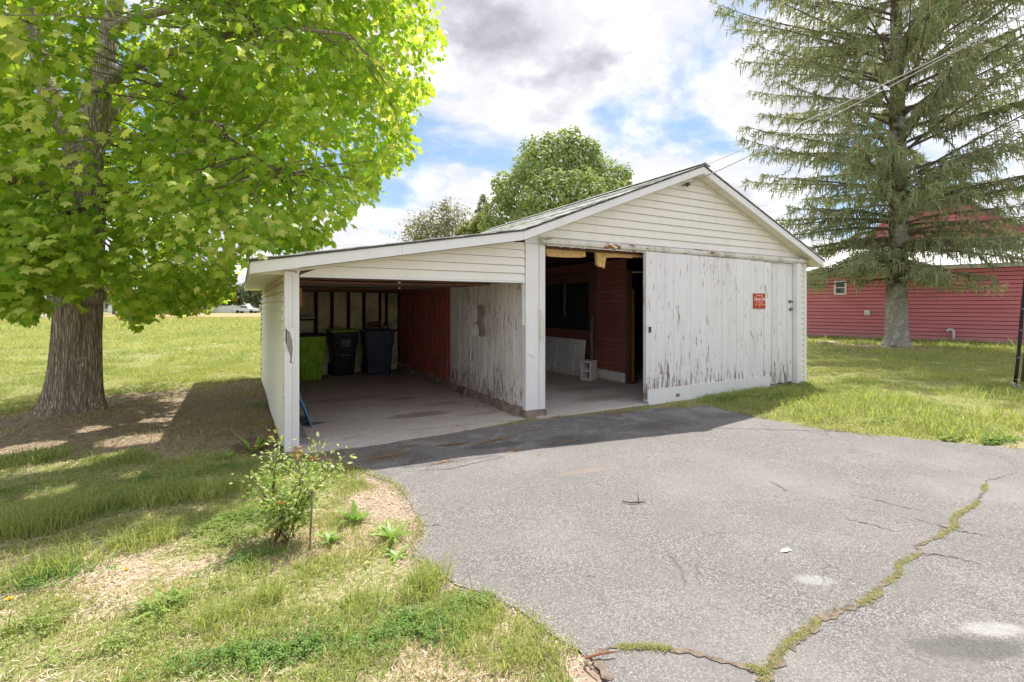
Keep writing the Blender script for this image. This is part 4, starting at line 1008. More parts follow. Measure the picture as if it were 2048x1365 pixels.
ext = np.array(ext); print('ext', len(ext), crown_ok(ext).sum(), proj(ext[~crown_ok(ext)])); ext = ext[crown_ok(ext)]
for px_, py_, d_ in [(290, 635, 7.7), (265, 630, 7.6), (380, 610, 8.2), (440, 602, 8.3), (460, 588, 8.2), (340, 610, 8.0), (310, 600, 7.9), (400, 590, 8.2), (75, 470, 5.1), (105, 500, 5.2), (140, 470, 5.3), (165, 500, 5.4), (120, 530, 5.3), (150, 545, 5.4), (90, 440, 5.1), (130, 420, 5.3), (60, 400, 5.0), (100, 380, 5.2), (150, 580, 5.5), (165, 545, 5.5), (60, 500, 4.9), (20, 470, 4.8), (50, 590, 5.0), (15, 590, 4.9), (80, 540, 5.1), (110, 450, 5.2), (175, 480, 5.5), (140, 600, 5.5), (150, 440, 5.4)]:
    for _ in range(3): ext = np.concatenate([ext, np.array(T(px_+random.uniform(-16, 16), py_+random.uniform(-14, 14), d_+random.uniform(-.35, .35)))[None]])
Pc = np.concatenate([ext, Pc]); nvis += len(ext)
tw = MB(); leafP = []; leafD = []; leafN = []; leafS = []
for i, c_ in enumerate(Pc):
    j = int(np.argmin(np.linalg.norm((skp-c_)*np.array([1, 1, 1.2]), axis=1)+rng.random(len(skp))*.7)); s_ = skp[j]
    mid = (s_+c_)/2+np.array([random.uniform(-.2, .2), random.uniform(-.2, .2), .02*np.linalg.norm(c_-s_)])
    seen = i < nvis
    if seen and i % 3 == 0 or i % 9 == 0:
        L = np.linalg.norm(c_-s_)
        tw.tube([s_, (s_*.6+mid*.4)+np.array([0, 0, .03]), mid, (mid+c_)/2+np.array([random.uniform(-.08, .08), random.uniform(-.08, .08), .03]), c_], [.006+.006*min(L, 2.5), .008+.003*L, .008, .006, .003], 5, cap=False)
    out = c_-s_; out[2] *= .4; out = out/(np.linalg.norm(out)+1e-6)
    k = 40 if seen else 9
    spread = .27 if seen else .42
    for _ in range(k):
        o_ = rng.normal(size=3)*np.array([spread, spread, spread*.42])
        p_ = c_+o_-np.array([0, 0, .10*np.linalg.norm(o_[:2])/spread])
        leafP.append(p_)
        dd_ = out*.5+np.array([o_[0], o_[1], 0])/spread*.6+np.array([0, 0, -.95])+rng.normal(size=3)*.3
        leafD.append(dd_/np.linalg.norm(dd_))
        nn = np.array([0, 0, .42])+np.array([o_[0], o_[1], 0])/spread*.35+np.array([out[0], out[1], 0])*.75+rng.normal(size=3)*.42
        leafN.append(nn/np.linalg.norm(nn)); leafS.append(random.uniform(.042, .070)*(1.0 if seen else 2.2))
leafP = np.array(leafP); leafD = np.array(leafD); leafN = np.array(leafN); leafS = np.array(leafS)
STEMS = [([(215, 430), (128, 430), (140, 330), (172, 250), (180, 150), (205, 20), (255, 20), (232, 130), (232, 190), (222, 330)], .22), ([(195, 420), (120, 330), (84, 250), (50, 120), (35, 20), (80, 20), (100, 130), (140, 240), (180, 330)], .30), ([(205, 560), (128, 560), (130, 430), (215, 430)], .40), ([(95, 575), (212, 540), (212, 640), (95, 640)], .35), ([(160, 440), (100, 420), (10, 370), (10, 335), (90, 360), (150, 390)], .35), ([(225, 200), (230, 150), (330, 92), (520, 45), (530, 80), (340, 130)], .6)]
px, py, tt = proj(leafP); ok = crown_ok(leafP); rr_ = rng.random(len(leafP))
gx_, gy_ = leafP[:, 0]-.44*leafP[:, 2], leafP[:, 1]-.36*leafP[:, 2]        # where each leaf's shade falls: leave gaps that let flecks of sun through
for (sx_, sy_, r_) in [(395, 803, .30), (360, 806, .26), (425, 800, .22), (250, 893, .26), (300, 888, .24), (345, 880, .2), (60, 902, .25), (130, 945, .2), (200, 930, .16), (440, 905, .2), (90, 1000, .16), (310, 850, .16), (470, 850, .14), (20, 960, .2), (270, 960, .13), (180, 870, .16)]:
    q = G(sx_, sy_); ok &= ~(np.hypot((gx_-q[0])*.8, gy_-q[1])+.10*(fbm(gx_, gy_, 4.0, 2.0)-.5) < r_)
for poly, keepf in STEMS: ok &= ~(inpoly(px, py, poly) & (tt < 6.75) & (rr_ > keepf))
leafP, leafD, leafN, leafS = leafP[ok], leafD[ok], leafN[ok], leafS[ok]
tw.obj('twigs', M['twig'], mp)['kind'] = 'stuff'
# leaf outline: five pointed lobes, in units of its half width; x across, y along, z droop
lo = [(0, -.55), (.34, -.62), (.52, -.30), (.98, -.22), (.66, .08), (.92, .52), (.46, .42), (.30, .62), (0, 1.12), (-.30, .62), (-.46, .42), (-.92, .52), (-.66, .08), (-.98, -.22), (-.52, -.30), (-.34, -.62)]
LV = np.array([(0, 0, .10)]+[(x_, y_, -.16*(x_*x_)-.20*max(0, y_)**2) for x_, y_ in lo])
LF = [(0, 1+i, 1+(i+1) % len(lo)) for i in range(len(lo))]
def leaf_frames(D, N):
    Xa = np.cross(D, N); Xa /= np.linalg.norm(Xa, axis=1)[:, None]+1e-9; Na = np.cross(Xa, D); return Xa, D, Na
def scatter(LV, LF, P, D, N, Sz):
    Xa, Da, Na = leaf_frames(D, N); n, k = len(P), len(LV)
    V = P[:, None]+Sz[:, None, None]*(Xa[:, None]*LV[None, :, :1]+Da[:, None]*LV[None, :, 1:2]+Na[:, None]*LV[None, :, 2:3])
    ff = np.array(LF); nf, fl = ff.shape
    Fc = (ff[None]+np.arange(n)[:, None, None]*k).reshape(-1)
    return V.reshape(-1, 3), Fc, np.full(n*nf, fl)
def hue(n, a, b_, c_=None, pc=.15):
    u = rng.random(n)[:, None]; col = np.array(a)*(1-u)+np.array(b_)*u
    if c_ is not None: q = rng.random(n) < pc; col[q] = np.array(c_)*rng.uniform(.85, 1.1, (q.sum(), 1))
    return col
LA, LB, LC = (.175, .35, .035), (.35, .48, .06), (.47, .55, .15)
px, py, tt = proj(leafP); inside = (px > 15) & (px < 2030) & (py > 15) & (py < 1350)
near = np.argsort(np.where(inside, tt, 99))[:300]
isn = np.zeros(len(leafP), bool); isn[near] = True
a_ = ~isn; n = a_.sum()
V, Fc, lt = scatter(LV, LF, leafP[a_], leafD[a_], leafN[a_], leafS[a_])
fastmesh('foliage', V, Fc, lt, M['leaf'], mp, tint=np.repeat(hue(n, LA, LB, LC, .2), len(LV), 0), kind='stuff')
protos = []
for q in range(5):
    cc = hue(1, LA, LB, LC, .25)[0]
    me = bpy.data.meshes.new('leaf'); me.from_pydata(LV.tolist(), [], LF); me.materials.append(M['leaf'])
    ca = me.color_attributes.new('tint', 'FLOAT_COLOR', 'POINT'); ca.data.foreach_set('color', np.tile([*cc, 1], len(LV)).astype(np.float32)); protos.append(me)
Xa, Da, Na = leaf_frames(leafD, leafN)
for q, i in enumerate(near):
    o = bpy.data.objects.new('leaf', protos[q % 5]); C.objects.link(o); o.parent = mp
    mtx = Matrix([[*row] for row in np.stack([Xa[i], Da[i], Na[i]], 1)*leafS[i]]).to_4x4(); mtx.translation = Vector(leafP[i])-ORG[mp.name]
    o.matrix_local = mtx
NLEAF = len(leafP)

# ------------------------------------------------------------------ spruce
M['spruce_bark'] = mat_bark('grey spruce bark', (.55, .52, .46), (.30, .275, .23), (.66, .65, .6), (16, 16, 9), .52, moss=(1.2, 2.6))
M['spruce_twig'] = mat_plain('spruce branch wood', (.16, .125, .10), .95, .4, 9)
M['needles'] = mat_leaf('spruce needles', .3, (1.3, 1.3, .9), .6, .25)
sp = thing('spruce_tree', (SPRUCE[0], SPRUCE[1], 0), 'tall old spruce with hanging twigs and pale scaly trunk before the red building', 'tree')
def sflare(z, a): return 1+math.exp(-max(z, 0)/.22)*(.22+.10*math.cos(5*a+1))
HT = 21.0
tp = [np.array([SPRUCE[0]-.10, SPRUCE[1], -.05])]+[np.array([SPRUCE[0]+.05*math.sin(h*.6), SPRUCE[1]+.04*math.cos(h*.5), h]) for h in (.3, 1, 2, 3.5, 5.5, 8, 11, 14, 17, 20, 21)]
V, F = bark_tube(smooth_path(tp, 4), [.36, .355, .34, .325, .31, .285, .25, .20, .15, .10, .05, .02], 40, 9, .03, 21, sflare)
mesh('trunk', V, F, M['spruce_bark'], sp, True)
bw = MB(); ndl = []       # needle strips: (start, end, width)
def add_spray(p, d, L, droop, w):
    """one twig: a three-joint strip that bends down"""
    q1 = p+d*L*.5+np.array([0, 0, -droop*.25]); q2 = p+d*L*.85+np.array([0, 0, -droop])
    ndl.append((p, q1, q2, w))
r2 = np.random.default_rng(77)
h = 2.7
while h < 20.3:
    nb = 5 if h < 14 else 4
    if h < 6.0: nb = 8
    a0 = r2.uniform(0, 6.28)
    for k in range(nb):
        a = a0+6.283*k/nb+r2.uniform(-.35, .35); hh = h+r2.uniform(-.45, .45)
        if hh < 2.5: continue
        Lb = (4.3+1.9*sstep(2.0, 9.0, hh) if hh < 12 else 6.2*max(0, 1-(hh-12)/9.2)**.85)*r2.uniform(.62, 1.06)
        dirh = np.array([math.cos(a), math.sin(a), 0])
        # toward the red wall and the garage the room is limited
        rise = .12+.34*sstep(2.4, 6.5, hh)+.2*sstep(6, 12, hh)+r2.uniform(-.10, .10)
        n = 11; P = []
        for i in range(n):
            u = i/(n-1)
            z_ = hh+Lb*(rise*u-(.40-.07*sstep(3, 7, hh))*u*u+.16*u**4)-.30*u*(1-sstep(3, 5, hh))
            P.append(np.array([SPRUCE[0], SPRUCE[1], 0])+dirh*Lb*u+np.array([-dirh[1], dirh[0], 0])*.25*math.sin(u*2.2+k)*u+np.array([0, 0, z_]))
        P = np.array(P)
        lowz = 2.25+.35*r2.random()
        P[:, 2] = np.where(P[:, 2] < lowz, lowz-(lowz-P[:, 2])*.25, P[:, 2])
        bw.tube(P, list(np.linspace(.055 if hh < 12 else .035, .006, n)), 6, cap=False)
        bare = .17 if hh > 4 else .10
        ns = int(Lb*(1-bare)/.15)
        for q in range(ns):
            u = bare+(1-bare)*(q+r2.random())/ns; ii = min(int(u*(n-1)), n-2); f = u*(n-1)-ii
            p = P[ii]*(1-f)+P[ii+1]*f
            side = 1 if r2.random() < .5 else -1
            sd_ = dirh*.75+side*np.array([-dirh[1], dirh[0], 0])*r2.uniform(.4, 1.0); sd_ /= np.linalg.norm(sd_)
            L2 = r2.uniform(.35, .95)*min(1, .45+(1-u)*1.3)
            dz = -r2.uniform(.15, .7)*L2
            q2 = p+sd_*L2+np.array([0, 0, dz])
            if r2.random() < .25: bw.tube([p, (p+q2)/2+np.array([0, 0, .05]), q2], [.010, .007, .003], 4, cap=False)
            m_ = int(6+L2*22)
            for e in range(m_):
                v = (e+.5)/m_; pp_ = p*(1-v)+q2*v+np.array([0, 0, .10*math.sin(v*3.14)])
                dd_ = sd_*.7+rng.normal(size=3)*.55; dd_[2] *= .5; dd_ /= np.linalg.norm(dd_)+1e-6
                hang = r2.random() < .40
                if hang: add_spray(pp_, dd_*.5, r2.uniform(.12, .3), r2.uniform(.10, .36), r2.uniform(.012, .021))
                else: add_spray(pp_, dd_, r2.uniform(.14, .28), r2.uniform(-.09, .08), r2.uniform(.012, .021))
    h += r2.uniform(.28, .46)
bw.obj('branches', M['spruce_twig'], sp)['kind'] = 'stuff'
A = np.array([n_[0] for n_ in ndl]); B = np.array([n_[1] for n_ in ndl]); D_ = np.array([n_[2] for n_ in ndl]); Wd = np.array([n_[3] for n_ in ndl])
pxs, pys, _ = proj(A); kz = ~inpoly(pxs, pys, [(1655, 552), (1702, 552), (1702, 600), (1655, 600)]) & (np.minimum(B[:, 2], D_[:, 2]) > 1.72+.35*np.random.default_rng(3).random(len(A))); A, B, D_, Wd = A[kz], B[kz], D_[kz], Wd[kz]
def strips(A, B, D_, Wd, side):
    n = len(A); s_ = side/(np.linalg.norm(side, axis=1)[:, None]+1e-9)*Wd[:, None]
    V = np.stack([A-s_*.45, A+s_*.45, B+s_, B-s_, D_+s_*.12, D_-s_*.12], 1).reshape(-1, 3)
    b0 = np.arange(n)[:, None]*6
    return V, np.concatenate([b0+np.array([[0, 1, 2, 3]]), b0+np.array([[3, 2, 4, 5]])], 1).reshape(-1), np.full(n*2, 4)
dv = D_-A; s1 = np.cross(dv, rng.normal(size=dv.shape)); s2 = np.cross(dv, s1)
V1, F1, l1 = strips(A, B, D_, Wd, s1); V2, F2, l2 = strips(A, B, D_, Wd, s2)
tn = hue(len(A), (.24, .30, .16), (.40, .44, .25), (.48, .42, .32), .14)
tn = np.repeat(tn, 6, 0)
fastmesh('foliage', np.concatenate([V1, V2]), np.concatenate([F1, F2+len(V1)]), np.concatenate([l1, l2]), M['needles'], sp, tint=np.concatenate([tn, tn]), kind='stuff')
NNDL = len(A)

# ------------------------------------------------------------------ trees behind
M['far_leaf'] = mat_leaf('tree foliage', .35, (1.4, 1.4, .9), .6, .25)
M['far_bark'] = mat_plain('grey brown bark', (.17, .145, .12), .95, .4, 3)
def bg_tree(name, base, height, lumps, nleaf, lsize, ca, cb, label, cat='tree', group=None, trunk_r=.25, seed=0, wisp=0.0, cc=None, pc=.2):
    """trunk with limbs to every lump of the crown; leaves lie in shells round the lumps with gaps between"""
    g = np.random.default_rng(seed); root = thing(name, (base[0], base[1], 0), label, cat, group); b3 = np.array([base[0], base[1], 0.0])
    tb = MB(); top = np.array([base[0], base[1], height*.62])
    tb.tube([b3+np.array([0, 0, -.1]), b3*.6+top*.4, top], [trunk_r*1.25, trunk_r*.9, trunk_r*.35], 9)
    for (c_, r_) in lumps:
        s_ = b3+np.array([0, 0, height*random.uniform(.22, .45)]); c_ = np.array(c_)
        tb.tube([s_, s_*.5+c_*.5+np.array([0, 0, .2]), c_], [trunk_r*.4, trunk_r*.25, trunk_r*.06], 5)
    tb.obj('trunk', M['far_bark'], root)
    vol = np.array([np.prod(r_)**(2/3.) for _, r_ in lumps]); pr = vol/vol.sum()
    which = g.choice(len(lumps), nleaf, p=pr)
    d = g.normal(size=(nleaf, 3)); d /= np.linalg.norm(d, axis=1)[:, None]
    rad = 1-.42*g.random(nleaf)**2.0+wisp*np.abs(g.normal(size=nleaf))*.35
    ctr = np.array([l[0] for l in lumps])[which]; rr = np.array([l[1] for l in lumps])[which]
    # bumps on each lump: small tufts
    tuft = .90+.16*np.sin(d[:, 0]*9+which)*np.sin(d[:, 1]*9+which*2)*np.sin(d[:, 2]*8+which*3)
    P = ctr+d*rr*(rad*tuft)[:, None]+g.normal(size=(nleaf, 3))*lsize*.6
    keep = P[:, 2] > .3; P = P[keep]; d = d[keep]; n = len(P)
    N = d*.8+np.array([0, 0, .5])+g.normal(size=(n, 3))*.5; N /= np.linalg.norm(N, axis=1)[:, None]
    Dr = np.cross(N, g.normal(size=(n, 3))); Dr /= np.linalg.norm(Dr, axis=1)[:, None]
    LV2 = np.array([(-.5, 0, 0), (0, -.7, .05), (.5, 0, 0), (0, .8, .05)]); LF2 = [(0, 1, 2, 3)]
    V, Fc, lt = scatter(LV2, LF2, P, Dr, N, lsize*g.uniform(.7, 1.3, n))
    u = g.random(n)[:, None]; col = np.array(ca)*(1-u)+np.array(cb)*u
    lv = g.uniform(.88, 1.12, len(lumps))[which[keep]][:, None]; col = col*lv
    if cc is not None: qq = g.random(n) < pc; col[qq] = cc
    fastmesh('crown', V, Fc, lt, M['far_leaf'], root, tint=np.repeat(col, 4, 0), kind='stuff')
    return root
def lump_at(px, py, d, rpx, rz=1.0, rd=None):
    r = rpx*d/F_PX; return (T(px, py, d), (r, rd or r, r*rz))
D0 = 34
L = [lump_at(px, py, D0+dd, r, rz) for px, py, dd, r, rz in [(1120, 325, 0, 60, 1.0), (1080, 335, -1, 45, 1.1), (1165, 325, 1, 48, 1.1), (1205, 355, 0, 42, 1.1), (1238, 368, .5, 28, 1.5), (1040, 390, 0, 52, 1.0), (1010, 380, 1, 30, 1.4), (1100, 395, -2.5, 62, 1.0), (1160, 390, -2.5, 58, 1.0), (1215, 400, -1, 48, 1.0),
     (1060, 300, 0, 20, 1.6), (1095, 290, 0, 20, 1.6), (1128, 288, .5, 22, 1.5), (1150, 285, 0, 18, 1.8), (1180, 300, 0, 18, 1.6), (1252, 350, .5, 14, 1.8), (1000, 430, -.5, 40, 1), (1070, 450, -2, 60, .8), (1150, 450, -2, 70, .8), (985, 455, 0, 30, .8), (1220, 440, 0, 55, .8), (1110, 500, 0, 90, .9), (1045, 340, 1, 24, 1.5)]]
bg_tree('broad_tree', T(1125, 612, D0)[:2], 12.5, L, 26000, .17, (.22, .31, .12), (.36, .42, .17), 'rounded broad leaved tree with lobed green crown rising behind the garage roof', seed=31, trunk_r=.4, cc=(.40, .43, .17), pc=.12)
D1 = 40
L = [lump_at(px, py, D1, r, rz) for px, py, r, rz in [(830, 470, 22, 1.2), (850, 455, 26, 1.1), (880, 440, 26, 1.2), (905, 430, 26, 1.1), (925, 445, 28, 1.0), (865, 480, 40, .8), (910, 475, 40, .9), (895, 410, 12, 1.2), (845, 440, 10, 1.8), (860, 500, 60, 1), (900, 520, 60, 1.2)]]
bg_tree('olive_tree', T(880, 612, D1)[:2], 9, L, 9000, .13, (.20, .20, .11), (.29, .28, .16), 'sparse olive grey tree beyond the carport roof, left of the rounded tree', seed=32, wisp=.8, trunk_r=.2)
L = [lump_at(px, py, 37, r, rz) for px, py, r, rz in [(940, 465, 26, .9), (965, 450, 22, 1.1), (925, 478, 20, .8), (950, 500, 40, 1)]]
bg_tree('bushy_tree', T(950, 612, 37)[:2], 7, L, 4500, .15, (.18, .22, .06), (.26, .29, .09), 'low yellow green tree tucked between the olive tree and the rounded tree', seed=33, trunk_r=.18)
# dark conifer tip behind them
q = T(966, 612, 44); root = thing('fir_tree', (q[0], q[1], 0), 'dark narrow conifer tip showing between the trees behind the garage', 'tree')
H_ = T(962, 388, 44)[2]
MB().tube([(q[0], q[1], -.1), (q[0], q[1], H_)], [.2, .01], 7).obj('trunk', M['far_bark'], root)
P = []; Dn = []
for i in range(5200):
    u = rng.random()**.7; a = rng.random()*6.28; z_ = H_*(1-u*.9); r_ = 3.4*u**.85*rng.random()**.75; lay = (z_*1.4) % 1.0
    P.append((q[0]+math.cos(a)*r_, q[1]+math.sin(a)*r_, z_-.35*r_*lay)); Dn.append((math.cos(a), math.sin(a), -.4))
P = np.array(P); Dn = np.array(Dn); Dn /= np.linalg.norm(Dn, axis=1)[:, None]; N_ = np.cross(Dn, rng.normal(size=Dn.shape)); N_ /= np.linalg.norm(N_, axis=1)[:, None]
V, Fc, lt = scatter(np.array([(-.25, 0, 0), (.25, 0, 0), (.12, 1, 0), (-.12, 1, 0)]), [(0, 1, 2, 3)], P, Dn, N_, np.full(len(P), .24))
fastmesh('crown', V, Fc, lt, M['far_leaf'], root, tint=np.repeat(hue(len(P), (.20, .25, .17), (.29, .33, .22)), 4, 0), kind='stuff')
# trees along the far side of the field
FT = [(-30, 545, 95, 70, 'pale_tree'), (30, 575, 100, 42, 'pale_tree'), (100, 600, 96, 24, 'pale_tree'), (228, 560, 85, 46, 'willow_tree'), (300, 585, 105, 34, 'field_tree'), (350, 570, 110, 40, 'field_tree'), (405, 585, 104, 34, 'field_tree'), (445, 590, 108, 26, 'field_tree'), (480, 588, 112, 26, 'field_tree'), (515, 582, 106, 34, 'field_tree'), (560, 585, 110, 38, 'field_tree'), (180, 580, 104, 34, 'field_tree')]
FL = ['grey green tree at the far left edge beyond the field', 'low pale tree behind the white pole across the field', 'yellow green bush beyond the white pole, left of the maple trunk', 'weeping pale tree just right of the maple trunk across the field', 'far tree right of the weeping tree, mostly behind hanging maple leaves', 'tallest rounded far tree under the maple crown',
      'far tree above the middle of the long white fence', 'small far tree right of the middle of the white fence', 'low far tree left of the parked pickup', 'blue green far tree directly behind the pickup', 'far tree partly hidden by the carport eave', 'far tree hidden mostly by the maple trunk']
for i, (px_, py_, d_, r_, nm) in enumerate(FT):
    rr_ = r_; Ls = []
    for k in range(7): Ls.append(lump_at(px_+random.uniform(-.55, .55)*rr_, py_+random.uniform(-.25, .45)*rr_, d_+random.uniform(-1.5, 1.5), rr_*random.uniform(.4, .62), random.uniform(.8, 1.15)))
    Ls.append(lump_at(px_, min(py_+rr_*.5, 606), d_, rr_*.6, .7))
    ca, cb = ((.17, .21, .11), (.25, .28, .16)) if nm == 'pale_tree' else (((.24, .26, .15), (.32, .34, .2)) if nm == 'willow_tree' else ((.14, .18, .11), (.21, .25, .14)))
    bg_tree(nm, T(px_, 612, d_)[:2], max(3, T(px_, py_-rr_, d_)[2]*.9), Ls, 2600, .42, ca, cb, FL[i], group='trees along the far side of the field', seed=50+i, trunk_r=.22)

# ------------------------------------------------------------------ red building
A_ = np.array([24.3, 13.66]); B_ = np.array([26.6, 6.89]); u_ = (B_-A_)/np.linalg.norm(B_-A_); n_ = np.array([-u_[1], u_[0]])   # n_ points away from the camera
if n_[0] < 0: n_ = -n_
LW0, LW1, HW = -5.0, 15.0, 3.10
def W3(s_, d_, z_): p = A_+u_*s_+n_*d_; return (p[0], p[1], z_)
def wbox(b, s0, s1, d0, d1, z0, z1):
    return b.add([W3(s0, d0, z0), W3(s1, d0, z0), W3(s1, d1, z0), W3(s0, d1, z0), W3(s0, d0, z1), W3(s1, d0, z1), W3(s1, d1, z1), W3(s0, d1, z1)],
                 [(0, 3, 2, 1), (4, 5, 6, 7), (0, 1, 5, 4), (1, 2, 6, 5), (2, 3, 7, 6), (3, 0, 4, 7)])
def mat_redside():
    m, t, b = material('faded red siding', rough=.55, spec=.3); p = t.pos(); zz = t.sep(p)[2]
    n = t.noise(t.scale(p, (.6, .6, 2)), 1.2, 5, .6); f = t.noise(t.scale(p, (2, 2, 9)), 2.0, 5, .65)
    c = t.mix(t.ramp(n, .3, .7), (.68, .225, .265), (.60, .185, .22))
    w = t.math('MULTIPLY', t.ramp(zz, .9, .15), t.ramp(f, .40, .66))
    c = t.mix(t.math('MULTIPLY', w, .6), c, (.56, .36, .38)); c = t.mix(t.math('MULTIPLY', t.rnd(), .12), c, (.52, .19, .21))
    t.put(b.inputs['Base Color'], c); return m
M['redside'] = mat_redside(); M['tin'] = mat_plain('pale tin roof', (.62, .63, .64), .45, .12, 2, metal=.1)
M['bright_red'] = mat_plain('bright red gable siding', (.60, .13, .12), .6, .2, 3)
rb = thing('red_building', (*A_, 0), 'long low building with faded red siding and pale tin roof behind the spruce', 'building')
z = .12; k = 0
rj = np.random.default_rng(8)
while z < HW-.02:
    cuts = [LW0]+sorted(rj.uniform(LW0+3, LW1-2, 3))+[LW1]
    for i in range(4):
        s0, s1 = cuts[i], cuts[i+1]-.006
        V = [W3(s0, -.024, z), W3(s1, -.024, z), W3(s1, -.012, z+.142), W3(s0, -.012, z+.142), W3(s0, .01, z), W3(s1, .01, z), W3(s1, .01, z+.142), W3(s0, .01, z+.142)]
        MB().add(V, [(0, 1, 2, 3), (5, 4, 7, 6), (1, 0, 4, 5), (2, 1, 5, 6), (3, 2, 6, 7), (0, 3, 7, 4)]).obj('siding_board', M['redside'], rb)
    z += .165
wbox(MB(), LW0, LW1, .012, .16, 0, HW).obj('wall', M['stud'], rb)
wbox(MB(), LW0, LW1, -.03, .011, -.03, .118).obj('footing', M['concrete'], rb)
wbox(MB(), LW0, LW1, -.42, -.40, HW-.02, HW+.13).obj('fascia_board', mat_plain('greyed fascia', (.52, .50, .46), .8, .45, 5), rb)
wbox(MB(), LW0, LW1, -.398, -.024, HW-.01, HW+.01).obj('soffit', M['siding'], rb)
RISE, DEP = .30, 5.2; s = LW0; i = 0
while s < LW1:      # ribbed tin sheets
    w = .62; b = MB(); d0, d1 = -.46, DEP; z0, z1 = HW+.135, HW+.135+RISE*(DEP+.46)
    def rp(sa, sb, h0, h1): b.add([W3(sa, d0, z0+h0), W3(sb, d0, z0+h0), W3(sb, d1, z1+h0), W3(sa, d1, z1+h0), W3(sa, d0, z0+h1), W3(sb, d0, z0+h1), W3(sb, d1, z1+h1), W3(sa, d1, z1+h1)],
                                  [(0, 3, 2, 1), (4, 5, 6, 7), (0, 1, 5, 4), (1, 2, 6, 5), (2, 3, 7, 6), (3, 0, 4, 7)])
    rp(s, s+w-.03, 0, .008)
    for q in (0, .2, .4): rp(s+q, s+q+.03, .0085, .035)
    b.obj('roof_panel', M['tin'], rb); s += w; i += 1
# taller cross gable behind: front wall parallel to the low wall
GD = DEP-.9
def on_plane(px, py, d_):
    k = (px-1024)/F_PX; dr = np.array([FW[0]+RT[0]*k, FW[1]+RT[1]*k]); tt_ = ((A_+n_*d_)@n_)/(dr@n_); P = dr*tt_; return float((P-A_-n_*d_)@u_), EYE+(HOR-py)/F_PX*tt_
(s1, z1), (s2, z2), (s3, z3) = on_plane(1700, 460, GD), on_plane(1858, 368, GD), on_plane(2100, 478, GD)
zl_ = min(z1, z3)
gw = 0
zb = 3.6
def gx(z_): f = (z_-zl_)/(z2-zl_); return s1+(s2-s1)*f, s3+(s2-s3)*f
z = zl_-.02
b = MB(); b.add([W3(s1, GD+.03, 0), W3(s3, GD+.03, 0), W3(s3, GD+.03, zl_), W3(s2, GD+.03, z2-.02), W3(s1, GD+.03, zl_), W3(s1, GD+8, 0), W3(s3, GD+8, 0), W3(s3, GD+8, zl_), W3(s2, GD+8, z2-.02), W3(s1, GD+8, zl_)],
             [(0, 1, 2, 3, 4), (9, 8, 7, 6, 5), (0, 4, 9, 5), (1, 6, 7, 2)]); b.obj('wall', M['bright_red'], rb)
z = 4.0
while z < z2-.1:
    zt = min(z+.145, z2-.06)
    a0, a1 = gx(z) if z > zl_ else (s1, s3); c0, c1 = gx(zt) if zt > zl_ else (s1, s3)
    MB().add([W3(a0, GD-.005, z), W3(a1, GD-.005, z), W3(c1, GD+.015, zt), W3(c0, GD+.015, zt), W3(a0, GD+.025, z), W3(a1, GD+.025, z), W3(c1, GD+.025, zt), W3(c0, GD+.025, zt)],
             [(0, 1, 2, 3), (5, 4, 7, 6), (1, 0, 4, 5), (2, 1, 5, 6), (3, 2, 6, 7), (0, 3, 7, 4)]).obj('siding_board', M['redside'], rb); z += .165
for sa, za, sb, zb_ in [(s1-.35, zl_-.35*(z2-zl_)/(s2-s1), s2, z2), (s3+.35, zl_-.35*(z2-zl_)/(s3-s2), s2, z2)]:
    b = MB(); V = []
    for d_ in (GD-.35, GD+8.2): V += [W3(sa, d_, za), W3(sb, d_, zb_), W3(sb, d_, zb_+.10), W3(sa, d_, za+.10)]
    b.add(V, [(0, 1, 2, 3), (7, 6, 5, 4), (0, 4, 5, 1), (1, 5, 6, 2), (2, 6, 7, 3), (3, 7, 4, 0)]); b.obj('roof', M['tin'], rb)
# window
def wall_px(px, py): return on_plane(px, py, -.03)
(wa, wz0), (wb, _), (_, wz1) = wall_px(1668, 590), wall_px(1693, 590), wall_px(1680, 562)
fr = wbox(MB(), wa, wb, -.05, -.024, wz0, wz0+.07); wbox(fr, wa, wb, -.05, -.024, wz1-.07, wz1); wbox(fr, wa, wa+.07, -.049, -.024, wz0+.071, wz1-.071); wbox(fr, wb-.07, wb, -.049, -.024, wz0+.071, wz1-.071)
win = fr.obj('window', M['white_plain'], rb)
gm, gt, gb_ = material('window glass', (.06, .07, .08), .06, .8); 
wbox(MB(), wa+.07, wb-.07, -.036, -.026, wz0+.07, wz1-.07).obj('pane', gm, win)
wbox(MB(), wa+.07, wb-.07, -.046, -.037, (wz0+wz1)/2-.02, (wz0+wz1)/2+.02).obj('sash_bar', M['white_plain'], win)
(va, vz0), (vb, vz1) = wall_px(1729, 631), wall_px(1740, 621)
vent = wbox(MB(), va, vb, -.10, -.024, vz0, vz1).obj('wall_vent', M['white_plain'], rb)
wbox(MB(), va+.04, vb-.04, -.104, -.101, vz0+.04, vz0+.07).obj('louvre', mat_plain('vent grey', (.45, .45, .44), .6), vent)
# white plastic pipe bent over at the top, in the grass by the red wall
ps, _ = wall_px(1907, 688); b = MB(); pz = .56
b.tube([W3(ps, -.16, -.02), W3(ps, -.16, pz-.08), W3(ps-.02, -.16, pz-.02), W3(ps-.08, -.16, pz), W3(ps-.16, -.16, pz), W3(ps-.19, -.16, pz-.03), W3(ps-.19, -.16, pz-.09)], .045, 10)
props(b.obj('drain_pipe', M['white_plain'], org=W3(ps, -.16, 0), smooth=True), 'white plastic pipe hooked over at the top, standing by the red wall', 'pipe')

